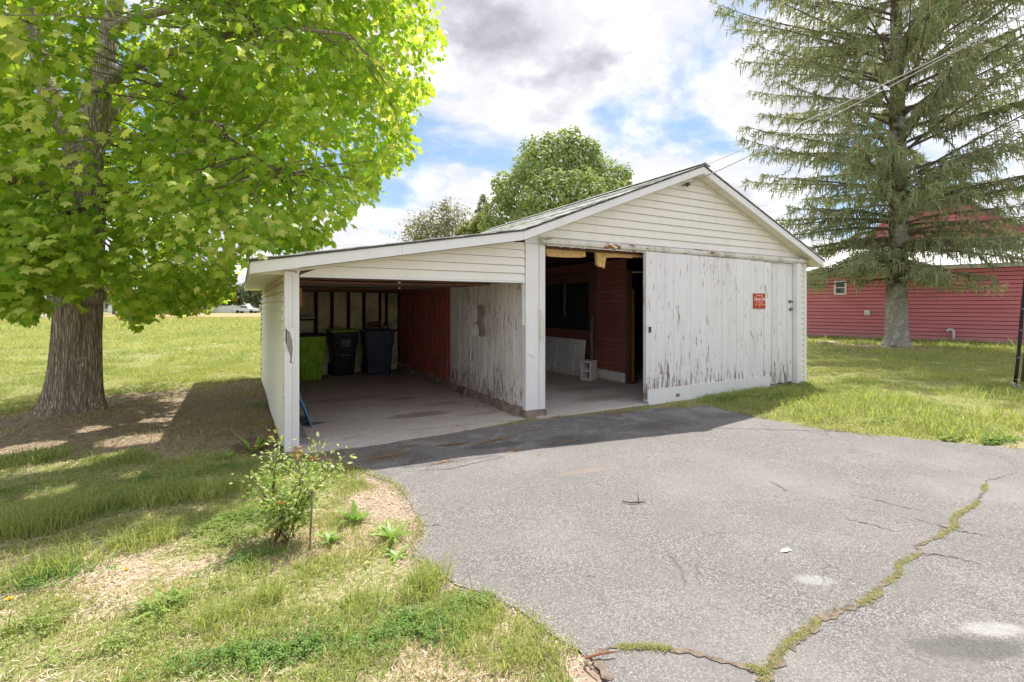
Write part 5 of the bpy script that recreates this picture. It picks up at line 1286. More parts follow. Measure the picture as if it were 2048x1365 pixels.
# ------------------------------------------------------------------ utility pole, wires
PQ = T(2062, 612, 9.25); plx, ply = PQ[0], PQ[1]
up = thing('utility_pole', (plx, ply, 0), 'weathered brown wooden utility pole at the right edge with black conduit', 'pole')
lean = lambda z_: (plx+RT[0]*.098*z_, ply+RT[1]*.098*z_, z_)
MB().tube([lean(-.1), lean(2), lean(5), lean(8.2)], [.145, .14, .128, .11], 20).obj('shaft', mat_wood('weathered pole', (.22, .17, .11), (.13, .10, .07), (12, 12, .8)), up, True)
cdt = [np.array(T(*a)) for a in ((2029, 772, 9.10), (2033, 745, 9.08), (2038, 700, 9.08), (2043, 640, 9.08), (2049, 580, 9.08), (2059, 480, 9.08), (2074, 330, 9.08), (2097, 100, 9.08))]
cdt[0][2] = -.02
MB().tube(cdt, .028, 10).obj('conduit', M['black'], up, True)
for py_ in (619, 661, 716, 760):
    q = np.array(T(2043-(py_-640)*.095, py_, 9.06)); MB().tube([q+np.array([-.035, .0, .005]), q+np.array([-.0, -.035, 0]), q+np.array([.05, -.035, -.004])], .006, 6).obj('strap', M['metal_grey'], up)
ptop = np.array(T(2112, -6, 9.2))
MB().tube([ptop+np.array([-.05, 0, 0]), ptop+np.array([.05, .05, 0])], .03, 8).obj('insulator', M['white_plain'], up)
def wire(a, b_, sag, label, rad=.009):
    a, b_ = np.array(a), np.array(b_); P = []
    for i in range(25):
        u = i/24; P.append(a+(b_-a)*u-np.array([0, 0, sag*4*u*(1-u)]))
    m_ = mat_plain('grey cable', (.33, .32, .31), .6, .1); o = MB().tube(P, rad, 6).obj('overhead_wire', m_, org=tuple(a)); props(o, label, 'wire', 'overhead wires from pole to garage')
wire(ptop+np.array([-.05, 0, .03]), (ix, iy-.06, iz), .12, 'upper overhead wire running from the pole to the gable insulator')
wire(ptop+np.array([-.05, 0, -.05]), (RX+.35, 7.6, RZ-.06), .12, 'lower overhead wire passing behind the right roof edge')
MB().box(RX+.32, RX+.38, 7.57, 7.63, right_r(RX+.35)+.03, RZ+.02).obj('wire_bracket', M['metal_dark'], gar)

# ------------------------------------------------------------------ across the field
white_far = mat_plain('white far paint', (.72, .73, .75), .6, .1, 1)
fq0, fq1 = np.array(T(216, 612, 96)[:2]), np.array(T(600, 612, 110)[:2]); L_ = np.linalg.norm(fq1-fq0); fu = (fq1-fq0)/L_
fn = thing('white_fence', (*fq0, 0), 'long low white panel fence along the far side of the field', 'fence')
fang = math.atan2(fu[1], fu[0])
nP = 16
for i in range(nP):
    a, b_ = fq0+fu*L_*i/nP, fq0+fu*(L_*(i+1)/nP-.12); pn = np.array([-fu[1], fu[0]])*.03
    MB().add([(*(a-pn), .1), (*(b_-pn), .1), (*(b_+pn), .1), (*(a+pn), .1), (*(a-pn), 1.55), (*(b_-pn), 1.55), (*(b_+pn), 1.55), (*(a+pn), 1.55)], [(0, 3, 2, 1), (4, 5, 6, 7), (0, 1, 5, 4), (1, 2, 6, 5), (2, 3, 7, 6), (3, 0, 4, 7)]).obj('fence_panel', white_far, fn)
    c_ = fq0+fu*(L_*(i+1)/nP-.06); MB().box(c_[0]-.06, c_[0]+.06, c_[1]-.06, c_[1]+.06, 0, 1.7).obj('post', white_far, fn)
def house(px0, px1, d_, wallh, ridge, label, roofcol, wallmat):
    p0, p1 = np.array(T(px0, 612, d_)[:2]), np.array(T(px1, 612, d_)[:2]); u = p1-p0; w = np.linalg.norm(u); u /= w; v = np.array([-u[1], u[0]])
    if v@np.array(FW) < 0: v = -v
    h = thing('house', (*p0, 0), label, 'house', 'houses across the field'); Q = lambda s_, d2, z_: (*(p0+u*s_+v*d2), z_)
    b = MB().add([Q(0, 0, 0), Q(w, 0, 0), Q(w, 7, 0), Q(0, 7, 0), Q(0, 0, wallh), Q(w, 0, wallh), Q(w, 7, wallh), Q(0, 7, wallh), Q(0, 3.5, ridge), Q(w, 3.5, ridge)], [(0, 1, 5, 4), (2, 3, 7, 6), (1, 2, 6, 9, 5), (3, 0, 4, 8, 7), (0, 3, 2, 1)]); wl = b.obj('wall', wallmat, h)
    MB().add([Q(-.3, -.4, wallh-.15), Q(w+.3, -.4, wallh-.15), Q(w+.3, 3.5, ridge+.05), Q(-.3, 3.5, ridge+.05), Q(-.3, 7.4, wallh-.15), Q(w+.3, 7.4, wallh-.15)], [(0, 1, 2, 3), (3, 2, 5, 4)]).obj('roof', roofcol, h)
    for f in (.2, .5, .78):
        MB().add([Q(w*f-.5, -.05, .9), Q(w*f+.5, -.05, .9), Q(w*f+.5, -.05, 2.1), Q(w*f-.5, -.05, 2.1), Q(w*f-.5, -.001, .9), Q(w*f+.5, -.001, .9), Q(w*f+.5, -.001, 2.1), Q(w*f-.5, -.001, 2.1)], [(0, 1, 2, 3), (0, 4, 5, 1), (1, 5, 6, 2), (2, 6, 7, 3), (3, 7, 4, 0)]).obj('window', gm, wl)
groof = mat_plain('grey far roof', (.25, .25, .27), .8, .2, 1)
house(-60, 14, 80, 2.0, 3.6, 'pale pink house at the far left edge of the field', groof, mat_plain('pale pink wall', (.66, .56, .54), .8, .1, 1))
house(205, 250, 112, 3.0, 4.6, 'small white house behind the fence, right of the maple trunk', groof, white_far)
house(362, 400, 116, 2.4, 4.0, 'white bungalow behind the fence under the maple leaves', mat_plain('white far roof', (.6, .6, .62), .7, .1, 1), white_far)
q = T(493, 612, 100)
def pickup(loc, rot, col):
    r = thing('pickup_truck', loc, 'small white pickup parked before the fence, next to the carport eave', 'pickup'); r.rotation_euler.z = rot; L_ = ORG[r.name]
    def pt(nm, b, mt, par=r): return mesh(nm, [(x+L_[0], y+L_[1], z_+L_[2]) for x, y, z_ in b.V], b.F, mt, par)
    body = pt('body', MB().prism([(-2.2, .45), (2.2, .45), (2.3, .95), (.9, 1.05), (.35, 1.62), (-.75, 1.65), (-.95, 1.08), (-2.25, 1.05)], 'y', -.85, .85), col)
    pt('window', MB().prism([(.28, 1.10), (.78, 1.10), (.30, 1.54), (-.20, 1.54), (-.20, 1.10)], 'y', -.87, .87), gm, body); pt('window', MB().prism([(-.82, 1.10), (-.27, 1.10), (-.27, 1.56), (-.68, 1.56)], 'y', -.87, .87), gm, body)
    for x in (-1.4, 1.4):
        for y_ in (-.88, .68): pt('wheel', MB().tube([(x, y_, .34), (x, y_+.2, .34)], .34, 14), M['black'])
pickup((q[0], q[1], 0), math.atan2(RT[1], RT[0]), white_far)
q = T(90, 612, 53); lp = thing('white_pole', (q[0], q[1], 0), 'slim white pole standing in the field left of the maple trunk', 'pole')
MB().tube([(q[0], q[1], -.1), (q[0]-.15, q[1]+.05, 6.5)], [.14, .11], 10).obj('shaft', white_far, lp)
MB().tube([(q[0]-.15, q[1]+.05, 6.501), (q[0]-.15, q[1]+.05, 6.6)], .13, 10).obj('cap', white_far, lp)
# stump and old wood chips by the red wall
q = G(1655, 690); st_ = thing('tree_stump', (q[0], q[1], 0), 'low weathered tree stump in the grass right of the garage', 'stump')
V, F = bark_tube(np.array([[q[0], q[1], -.05], [q[0], q[1], .04], [q[0], q[1], .12]]), [.46, .40, .34], 26, 6, .08, 5); mesh('bark', V, F, M['spruce_bark'], st_, True)
MB().tube([(q[0], q[1], .121), (q[0], q[1], .128)], .32, 20).obj('cut_face', mat_plain('old cut wood', (.45, .38, .28), .9, .3, 9), st_)

# ------------------------------------------------------------------ grass and ground cover
M['grass'] = mat_leaf('grass blades', .45, (1.35, 1.35, .9), .55, .25)
g7 = np.random.default_rng(404)
def frustum_pts(n, t0, t1, r0, r1):
    """n points on the ground between depths t0..t1, lateral tangent r0..r1"""
    tt_ = np.sqrt(g7.uniform(t0*t0, t1*t1, n)); r = g7.uniform(r0, r1, n)*tt_
    return FW[0]*tt_+RT[0]*r, FW[1]*tt_+RT[1]*r, tt_
RBW = lambda x, y: ((x-A_[0])*n_[0]+(y-A_[1])*n_[1])
def lawn_ok(x, y, pad=.0):
    ok = ~inpoly(x, y, DRIVE) & ~inpoly(x, y, GARAGE) & (RBW(x, y) < -.05)
    return ok & (np.hypot(x-MAPLE[0], y-MAPLE[1]) > .45) & (np.hypot(x-SPRUCE[0], y-SPRUCE[1]) > .5)
def blades(x, y, h, w, bend, col, seg2=True):
    n = len(x); a = g7.uniform(0, 6.283, n); l = g7.uniform(0, 6.283, n)
    z = gz(x, y)
    base = np.stack([x, y, z-.004], -1); s_ = np.stack([np.cos(a), np.sin(a), 0*a], -1)*w[:, None]*.5
    d = np.stack([np.cos(l), np.sin(l), 0*l], -1)*(h*bend)[:, None]; up = np.zeros((n, 3)); up[:, 2] = h
    if seg2:
        m = base+d*.30+up*.60; tpp = base+d+up*(1-.35*bend)[:, None]
        V = np.stack([base-s_, base+s_, m+s_*.85, m-s_*.85, tpp], 1).reshape(-1, 3); b0 = np.arange(n)[:, None]*5
        q = (b0+np.array([[0, 1, 2, 3]])); t3 = (b0+np.array([[3, 2, 4]]))
        Fc = np.concatenate([q, t3], 1).reshape(-1); lt = np.tile([4, 3], n); k = 5
    else:
        V = np.stack([base-s_, base+s_, base+d+up], 1).reshape(-1, 3); Fc = (np.arange(n)[:, None]*3+np.array([[0, 1, 2]])).reshape(-1); lt = np.full(n, 3); k = 3
    return V, Fc, lt, np.repeat(col, k, 0)
GA, GB_, GC, GD_ = np.array((.27, .35, .09)), np.array((.50, .51, .20)), np.array((.175, .285, .08)), np.array((.60, .51, .36))
class Acc:
    def __init__(s): s.V = []; s.F = []; s.L = []; s.T = []; s.n = 0
    def add(s, V, Fc, lt, T_): s.V.append(V); s.F.append(Fc+s.n); s.L.append(lt); s.T.append(T_); s.n += len(V)
    def obj(s, name, mat, kind='stuff'): return fastmesh(name, np.concatenate(s.V), np.concatenate(s.F), np.concatenate(s.L), mat, tint=np.concatenate(s.T), kind=kind)
gr = Acc()
def sow(n, t0, t1, r0, r1, hm, wm, seg2, bare=1.0, tall=0.0):
    x, y, tt_ = frustum_pts(n, t0, t1, r0, r1); ok = lawn_ok(x, y); x, y, tt_ = x[ok], y[ok], tt_[ok]
    dm = dirtmask(x, y); ym = drymask(x, y); cl = fbm(x, y, 2.2, 40.0, 3)
    p = (1-.93*sstep(.25, .8, dm))*(1-.45*ym)*(.35+.65*sstep(.32, .58, cl))
    ok = g7.random(len(x)) < p; x, y, tt_, dm, ym, cl = [v[ok] for v in (x, y, tt_, dm, ym, cl)]
    m = len(x); u = g7.random(m)[:, None]; big = fbm(x, y, .6, 71.0, 4)
    v = sstep(.38, .62, big)[:, None]
    col = (GA*(1-u)+GB_*u)*(1-v)+(GC*(1-u)+GA*u)*v*.5+(GA*(1-u)+GB_*u)*v*.5
    dry = g7.random(m) < (.10+.45*ym+.25*dm); col[dry] = GD_*g7.uniform(.7, 1.1, (dry.sum(), 1))
    h = hm*g7.uniform(.5, 1.3, m)*(.65+.9*sstep(.4, .75, cl))*(1-.35*ym)
    if tall: tl = g7.random(m) < tall; h[tl] *= g7.uniform(1.8, 3.2, tl.sum())
    gr.add(*blades(x, y, h, wm*g7.uniform(.7, 1.3, m), g7.uniform(.25, 1.15, m), col, seg2))
sow(90000, 1.9, 4.2, -1.10, .12, .042, .0048, True, tall=.012)
sow(110000, 4.2, 7.5, -1.10, -.30, .050, .006, True, tall=.012)
sow(90000, 7.5, 13, -1.10, -.42, .06, .010, False, tall=.02)
sow(80000, 13, 30, -1.10, -.48, .10, .022, False, tall=.02)
sow(50000, 30, 62, -1.10, -.50, .20, .06, False)
sow(85000, 5.6, 9.5, .38, 1.12, .042, .006, True, tall=.05)
sow(75000, 9.5, 15, .52, 1.12, .052, .009, True, tall=.05)
sow(60000, 15, 27, .58, 1.12, .10, .02, False, tall=.05)
# tufts of longer blades: (px, py, radius, n, height)
tufts = [(330, 1010, .26, 700, .17), (90, 1060, .30, 900, .20), (290, 1095, .2, 450, .15), (200, 1030, .2, 350, .15), (430, 1000, .2, 350, .15), (520, 985, .2, 260, .12), (540, 1215, .08, 120, .16), (440, 1265, .10, 140, .14), (860, 1170, .10, 190, .17), (840, 1195, .10, 150, .15), (985, 1180, .12, 60, .14), (920, 1240, .22, 500, .10),
         (1000, 1290, .25, 520, .10), (1085, 1300, .18, 260, .09), (60, 930, .3, 350, .13), (30, 1170, .2, 200, .16), (130, 1150, .2, 200, .17), (480, 1170, .15, 160, .11), (735, 1215, .12, 120, .10), (690, 950, .2, 420, .07),
         (1560, 795, .8, 1050, 0.13), (1450, 792, .45, 560, 0.10), (1650, 800, .7, 630, 0.17), (1720, 830, .5, 266, 0.22), (1640, 840, .4, 182, 0.19), (1850, 850, .6, 294, 0.20), (1930, 870, .5, 336, 0.17), (2020, 850, .6, 315, 0.19), (1780, 810, .5, 210, 0.21), (1600, 820, .4, 244, 0.15), (1980, 800, .7, 210, 0.22), (2035, 778, .3, 112, 0.17), (1900, 760, .8, 210, 0.19)]
for px_, py_, rad, n, hm in tufts:
    q = G(px_, py_); a = g7.uniform(0, 6.283, n); rr_ = rad*np.sqrt(g7.random(n)); x = q[0]+np.cos(a)*rr_; y = q[1]+np.sin(a)*rr_*.8
    ok = lawn_ok(x, y); x, y = x[ok], y[ok]; m = len(x)
    if not m: continue
    u = g7.random(m)[:, None]; far_ = np.hypot(*q)
    gr.add(*blades(x, y, hm*g7.uniform(.55, 1.25, m), (.0045 if far_ < 6 else .009)*g7.uniform(.7, 1.3, m), g7.uniform(.3, 1.2, m), GA*(1-u)*.95+(GB_*.8+GA*.2)*u))
# weeds at the foot of the kick board and along the slab edge
def edge_weeds(pts, n, spread, hm, w=.006):
    pts = np.array(pts); sl = np.concatenate([[0], np.cumsum(np.linalg.norm(np.diff(pts, axis=0), axis=1))]); u = g7.uniform(0, sl[-1], n)
    cl = vnoise(u*4, u*0+3, 1.0); u = u[cl > .45]; n = len(u)
    x = np.interp(u, sl, pts[:, 0])+g7.normal(0, spread, n); y = np.interp(u, sl, pts[:, 1])+g7.normal(0, spread, n)
    q = g7.random(n)[:, None]; col = GA*(1-q)+GB_*q; dr = g7.random(n) < .3; col[dr] = GD_*.7
    V, Fc, lt, T_ = blades(x, y, hm*g7.uniform(.4, 1.3, n), w*g7.uniform(.6, 1.3, n), g7.uniform(.4, 1.3, n), col); V[:, 2] += .014; gr.add(V, Fc, lt, T_)
edge_weeds([G(670, 886), G(730, 872), G(820, 864), G(900, 856), G(1000, 846), G(1050, 842)], 900, .012, .022)
edge_weeds([G(1090, 838), G(1160, 834), G(1230, 826), G(1300, 820), G(1360, 812)], 900, .02, .035)
edge_weeds(left[::3], 1500, .03, .035, .005); edge_weeds(right[4::3], 2200, .05, .05, .007)
edge_weeds([G(1340, 812), G(1400, 806), G(1460, 800), G(1540, 790)], 1200, .07, .06)
CRACK = [(2035, 948), (2000, 957), (1972, 965), (1968, 985), (1950, 1012), (1920, 1030), (1905, 1042), (1912, 1055), (1890, 1068), (1880, 1076), (1850, 1088), (1830, 1095), (1842, 1108), (1818, 1122), (1795, 1132), (1800, 1150), (1770, 1170), (1745, 1200), (1720, 1213), (1680, 1224), (1640, 1240), (1620, 1262), (1585, 1285), (1560, 1310), (1535, 1345), (1525, 1372)]
CRACK2 = [(1192, 1306), (1230, 1300), (1270, 1299), (1320, 1301), (1370, 1306), (1410, 1316), (1450, 1330), (1490, 1338), (1530, 1350)]
edge_weeds([G(*p) for p in CRACK[2:17]], 4200, .011, .014, .004); edge_weeds([G(*p) for p in CRACK[16:]], 2200, .012, .016, .004); edge_weeds([G(*p) for p in CRACK2], 1700, .010, .022, .004)
NBL = sum(len(l) for l in gr.L)
gr.obj('grass', M['grass'])

# crack in the asphalt: a ragged soil-filled gap
soilm = mat_plain('crack soil', (.19, .15, .115), .95, .5, 30, bump=.6); tarm = mat_plain('broken dark edge', (.11, .105, .10), .95, .4, 20)
def ribbon(name, pts, wid, mat, z, seed):
    P = wob([G(*p) for p in pts], .016, seed, .022); r = np.random.default_rng(seed); V = []; F = []; n = len(P)
    for i, (x, y) in enumerate(P):
        a, b_ = P[max(i-1, 0)], P[min(i+1, n-1)]; dx_, dy_ = b_[0]-a[0], b_[1]-a[1]; L_ = math.hypot(dx_, dy_)+1e-9
        w = np.interp(i/(n-1), np.linspace(0, 1, len(wid)), wid)*r.uniform(.35, 1.65)
        V += [(x-dy_/L_*w, y+dx_/L_*w, z), (x+dy_/L_*w, y-dx_/L_*w, z)]
    for i in range(n-1): F.append((2*i, 2*i+1, 2*i+3, 2*i+2))
    o = mesh(name, V, F, mat); o['kind'] = 'structure'
ribbon('driveway_crack', CRACK, [.002, .004, .008, .013, .012, .011, .014, .02, .03], soilm, .0117, 6)
ribbon('driveway_crack', CRACK2, [.008, .009, .010, .014, .02], soilm, .0121, 7)
ribbon('driveway_crack', [(1225, 1365), (1205, 1345), (1195, 1322)], [.014, .016, .010], soilm, .0126, 8)
for sd_, pts in enumerate([[(1700, 992), (1760, 1004), (1800, 1016), (1850, 1024)], [(1690, 1040), (1740, 1052), (1790, 1066)], [(1820, 1110), (1900, 1116), (1960, 1132)], [(815, 945), (900, 940), (1010, 915)], [(1540, 965), (1575, 985)], [(1165, 1152), (1190, 1158)], [(845, 1057), (880, 1052)], [(640, 893), (720, 876)], [(1830, 1040), (1900, 1062), (1990, 1078)]]):
    ribbon('driveway_crack', pts, [.002, .004, .004, .002], tarm, .0115, 20+sd_)

# small broad leaved ground cover (clover)
cv = Acc()
def clover(px_, py_, rx, ry, n, col, sz=.010):
    q = G(px_, py_); a = g7.uniform(0, 6.283, n); n = int(n*.6); a = a[:n]; rr_ = 1.25*g7.random(n)**.7*(.75+.35*np.sin(a*3+px_))
    x = q[0]+np.cos(a)*rr_*rx; y = q[1]+np.sin(a)*rr_*ry; ok = lawn_ok(x, y); x, y = x[ok], y[ok]; n = len(x)
    P = np.stack([x, y, gz(x, y)+g7.uniform(.008, .05, n)], -1); N_ = g7.normal(size=(n, 3))*.35+np.array([0, 0, 1]); N_ /= np.linalg.norm(N_, axis=1)[:, None]
    D_ = np.cross(N_, g7.normal(size=(n, 3))); D_ /= np.linalg.norm(D_, axis=1)[:, None]
    tri = np.array([(0, 0, 0), (.6, .45, .1), (.35, 1.1, .0), (-.35, 1.1, .0), (-.6, .45, .1), (1.0, -.15, .1), (1.1, -.8, 0), (.45, -.9, .1), (-1.0, -.15, .1), (-1.1, -.8, 0), (-.45, -.9, .1)])
    fc = [(0, 1, 2, 3), (0, 5, 6, 7), (0, 8, 9, 10)]
    fc = [(0, 1, 2, 4), (0, 5, 6, 7), (0, 10, 9, 8)]
    V, Fc, lt = scatter(tri, fc, P, D_, N_, sz*g7.uniform(.7, 1.3, n))
    cv.add(V, Fc, lt, np.repeat(np.array(col)*g7.uniform(.75, 1.25, (n, 1)), len(tri), 0))
CG, CY = (.20, .33, .085), (.33, .41, .13)
for a in [(160, 1040, .35, .22, 900, CG), (240, 1010, .35, .2, 800, CG), (300, 970, .45, .22, 800, CG), (470, 1050, .3, .2, 800, CG), (60, 1180, .35, .2, 800, CG), (120, 1160, .3, .15, 500, CG), (470, 1085, .28, .18, 900, CY), (420, 1070, .25, .14, 600, CY), (500, 1130, .22, .13, 500, CG), (50, 1270, .3, .15, 700, CY), (880, 1265, .22, .14, 900, CG), (830, 1250, .16, .1, 500, CG), (950, 1215, .16, .10, 600, CG), (620, 1310, .2, .12, 500, CG), (540, 1330, .2, .1, 400, CG), (340, 1225, .25, .12, 500, CY), (250, 1300, .3, .12, 500, CY), (440, 1340, .3, .1, 500, CG), (760, 1290, .15, .1, 350, CG),
          (520, 1040, .25, .12, 400, CG), (20, 1000, .4, .3, 500, CG), (400, 960, .35, .15, 350, CG), (1460, 800, .5, .22, 800, CG, .02), (1540, 800, .5, .2, 700, CG, .02), (1900, 880, .6, .12, 500, CY, .02), (1990, 885, .5, .12, 500, CG, .02), (1760, 850, .4, .15, 300, CY, .02), (540, 950, .4, .15, 300, CY), (490, 940, .3, .15, 260, CG), (150, 905, .4, .25, 250, CY), (520, 815, .3, .3, 220, CG, .016), (510, 850, .3, .25, 200, CY, .014), (260, 870, .5, .2, 150, CY, .014)]: clover(*a)
cv.obj('clover', M['grass'])
# dead grass and litter lying flat
lit = Acc()
def litter(n, t0, t1, r0, r1, L0, cond, cols):
    x, y, tt_ = frustum_pts(n, t0, t1, r0, r1); ok = lawn_ok(x, y); x, y = x[ok], y[ok]; ok = g7.random(len(x)) < cond(x, y); x, y = x[ok], y[ok]; n = len(x)
    P = np.stack([x, y, gz(x, y)+g7.uniform(.002, .014, n)], -1); a = g7.uniform(0, 6.283, n)
    D_ = np.stack([np.cos(a), np.sin(a), g7.normal(0, .12, n)], -1); N_ = np.stack([0*a, 0*a, 1+0*a], -1)+g7.normal(0, .25, (n, 3)); N_ /= np.linalg.norm(N_, axis=1)[:, None]
    V, Fc, lt = scatter(np.array([(-.034, -.5, 0), (.034, -.5, 0), (.026, .5, .06), (-.026, .5, .06)]), [(0, 1, 2, 3)], P, D_, N_, L0*g7.uniform(.4, 1.3, n))
    cc = np.array(cols)[g7.integers(0, len(cols), n)]*g7.uniform(.7, 1.2, (n, 1)); lit.add(V, Fc, lt, np.repeat(cc, 4, 0))
straws = [(.70, .58, .43), (.62, .50, .37), (.54, .42, .31), (.78, .68, .53)]; browns = [(.30, .21, .15), (.22, .15, .11), (.38, .28, .20), (.48, .38, .28)]
litter(90000, 1.9, 5.5, -1.1, .15, .040, lambda x, y: .25+.75*np.maximum(drymask(x, y), .6*dirtmask(x, y)), straws)
litter(60000, 5, 12, -1.1, -.3, .07, lambda x, y: dirtmask(x, y), browns)
litter(12000, 5.5, 12, .35, 1.1, .07, lambda x, y: .08+.8*np.maximum(dirtmask(x, y), drymask(x, y)), straws)
lit.obj('dry_litter', mat_leaf('dry litter', .1, (1, 1, 1), .8, .1))

# ------------------------------------------------------------------ single plants
def ribbon_leaf(acc_V, acc_F, p, az, L, w, lift, droop, seg=5):
    b0 = len(acc_V); d = np.array([math.cos(az), math.sin(az)]); s_ = np.array([-d[1], d[0]])
    for i in range(seg+1):
        u = i/seg; ww = w*(math.sin(math.pi*min(1, .12+u*.88))**.8)*.5; r = L*u*(1-.25*droop*u); z_ = L*(lift*u-droop*u*u)
        c_ = np.array([p[0]+d[0]*r, p[1]+d[1]*r]); 
        acc_V += [(c_[0]-s_[0]*ww, c_[1]-s_[1]*ww, p[2]+z_+.006*u), (c_[0], c_[1], p[2]+z_), (c_[0]+s_[0]*ww, c_[1]+s_[1]*ww, p[2]+z_+.006*u)]
    for i in range(seg):
        a = b0+i*3; acc_F += [(a, a+1, a+4, a+3), (a+1, a+2, a+5, a+4)]
def mat_solid_leaf(name, col, tr=.35):
    m, t, b = material(name, rough=.4, spec=.35); p = t.pos(); c = t.mix(t.ramp(t.noise(p, 30, 3, .6), .3, .7), col, tuple(x*1.5 for x in col)); t.put(b.inputs['Base Color'], c)
    trn = t.new('ShaderNodeBsdfTranslucent'); t.put(trn.inputs[0], t.mix(1.0, c, (1.4, 1.4, .9), 'MULTIPLY')); mx = t.new('ShaderNodeMixShader'); mx.inputs[0].default_value = tr
    t.l.new(b.outputs[0], mx.inputs[1]); t.l.new(trn.outputs[0], mx.inputs[2]); t.l.new(mx.outputs[0], t.n['Material Output'].inputs[0]); return m
M['dock'] = mat_solid_leaf('weed leaf', (.20, .32, .07))
def rosette(px_, py_, n, L, w, label, up_=.7, seed=0):
    r = random.Random(seed); q = G(px_, py_); z0 = float(gz(np.array([q[0]]), np.array([q[1]]))[0])
    root = thing('weed_plant', (q[0], q[1], z0), label, 'weed', 'broad leaved weeds in the lawn')
    for k in range(n):
        V, F = [], []; ribbon_leaf(V, F, (q[0], q[1], z0), 6.283*k/n+r.uniform(-.4, .4), L*r.uniform(.65, 1.15), w*r.uniform(.7, 1.2), up_*r.uniform(.5, 1.5), r.uniform(.2, .6)); mesh('leaf', V, F, M['dock'], root, True)
rosette(708, 1050, 15, .15, .030, 'leafy weed rosette right of the bare stem, farthest of the three by the driveway', .9, 1)
rosette(785, 1078, 17, .17, .028, 'spreading weed at the curved driveway edge', .7, 2)
rosette(662, 1092, 14, .12, .030, 'bright weed rosette between the bare stem and the driveway', .7, 3)
rosette(795, 1112, 10, .11, .022, 'pale low weed below the spreading weed at the driveway edge', .4, 4)
rosette(830, 1248, 11, .14, .026, 'weed with pale flat leaves in the clover near the front lawn edge', .4, 5)
rosette(508, 908, 18, .22, .035, 'dark green leafy weed left of the foot of the white corner post', .9, 6)
rosette(452, 925, 12, .15, .03, 'small weed tuft farther left in the lawn from the white post', .7, 7)
rosette(320, 1235, 13, .14, .024, 'long leaved weed in the front lawn, left of the lowest dandelion', .6, 8)
rosette(705, 1040, 8, .10, .02, 'small weed rosette just behind the leafy rosette', .6, 9)
M['petal'] = mat_plain('dandelion yellow', (.80, .55, .015), .6, .15, 40); M['stalk'] = mat_solid_leaf('stalk green', (.16, .22, .07)); M['fluff'] = mat_plain('seed head', (.62, .60, .56), .9, .1, 40)
def dandelion(px_, py_, hgt, rad, label, clock=False, group='dandelions in the lawn'):
    q0 = T(px_, py_, 1.0); z_ = hgt; q = G(px_, py_, z_); root = thing('dandelion', (q[0], q[1], 0), label, 'flower', group)
    MB().tube([(q[0]+.015, q[1]+.01, 0), (q[0]+.006, q[1], hgt*.6), (q[0], q[1], hgt)], .0028 if rad < .03 else .004, 5).obj('stalk', M['stalk'], root)
    if clock:
        b = MB()
        for i in range(90):
            d = np.random.default_rng(i+int(px_)).normal(size=3); d /= np.linalg.norm(d); e = np.array([q[0], q[1], hgt+rad*.4])+d*rad; s_ = np.cross(d, [.3, .5, .8])*rad*.14
            b.add([tuple(np.array([q[0], q[1], hgt+rad*.4])), tuple(e+s_), tuple(e-s_)], [(0, 1, 2)])
        b.obj('seed_head', M['fluff'], root)['kind'] = 'stuff'
    else:
        b = MB(); r = random.Random(px_)
        for lay, (kk, el) in enumerate(((16, .15), (14, .5), (10, .95), (5, 1.4))):
            for k in range(kk):
                a = 6.283*(k+r.random()*.5)/kk; rr_ = rad*(1-.18*lay); c_ = np.array([q[0], q[1], hgt]); d = np.array([math.cos(a)*math.cos(el), math.sin(a)*math.cos(el), math.sin(el)*.55]); s_ = np.array([-math.sin(a), math.cos(a), 0])*rad*.17
                b.add([tuple(c_-s_*.3), tuple(c_+s_*.3), tuple(c_+d*rr_+s_), tuple(c_+d*rr_-s_)], [(0, 1, 2, 3)])
        b.obj('flower_head', M['petal'], root)['kind'] = 'stuff'
dandelion(425, 993, .05, .017, 'yellow dandelion in the long grass left of the rose bush')
dandelion(252, 1138, .04, .013, 'yellow dandelion in the clover left of the front lawn centre')
dandelion(18, 1197, .05, .016, 'yellow dandelion at the left edge of the photo')
dandelion(734, 1126, .04, .010, 'small yellow dandelion by the driveway curve')
dandelion(563, 1297, .04, .012, 'lowest yellow dandelion, in the straw coloured front lawn')
dandelion(2012, 822, .10, .04, 'yellow dandelion in the right lawn below the utility pole')
dandelion(2026, 771, .16, .045, 'white dandelion seed head beside the conduit of the utility pole', True, 'dandelion seed heads')
dandelion(2038, 776, .12, .045, 'second white dandelion seed head, right against the utility pole', True, 'dandelion seed heads')

# rose bush by the driveway corner
q = G(563, 1092); rz0 = float(gz(np.array([q[0]]), np.array([q[1]]))[0])
rose = thing('rose_bush', (q[0], q[1], rz0), 'young rose bush with red brown canes and pale green leaves in the front lawn', 'shrub')
M['cane'] = mat_plain('red brown cane', (.24, .095, .045), .6, .45, 14); M['cane_green'] = mat_plain('green cane', (.17, .19, .06), .6, .3, 14); M['rose_leaf'] = mat_leaf('rose leaf', .35, (1.4, 1.4, .8), .5, .35)
tips = [(560, 868, 3.2), (590, 920, 3.15), (660, 925, 3.2), (690, 912, 3.25), (640, 895, 3.3), (500, 955, 3.1), (515, 975, 3.2), (610, 960, 3.0), (640, 960, 3.1), (545, 1000, 3.0), (600, 1010, 3.05), (575, 960, 3.25), (550, 905, 3.25), (560, 990, 3.0), (625, 935, 3.3), (530, 950, 3.3)]
RP, RD, RN, RS = [], [], [], []; rr3 = np.random.default_rng(9)
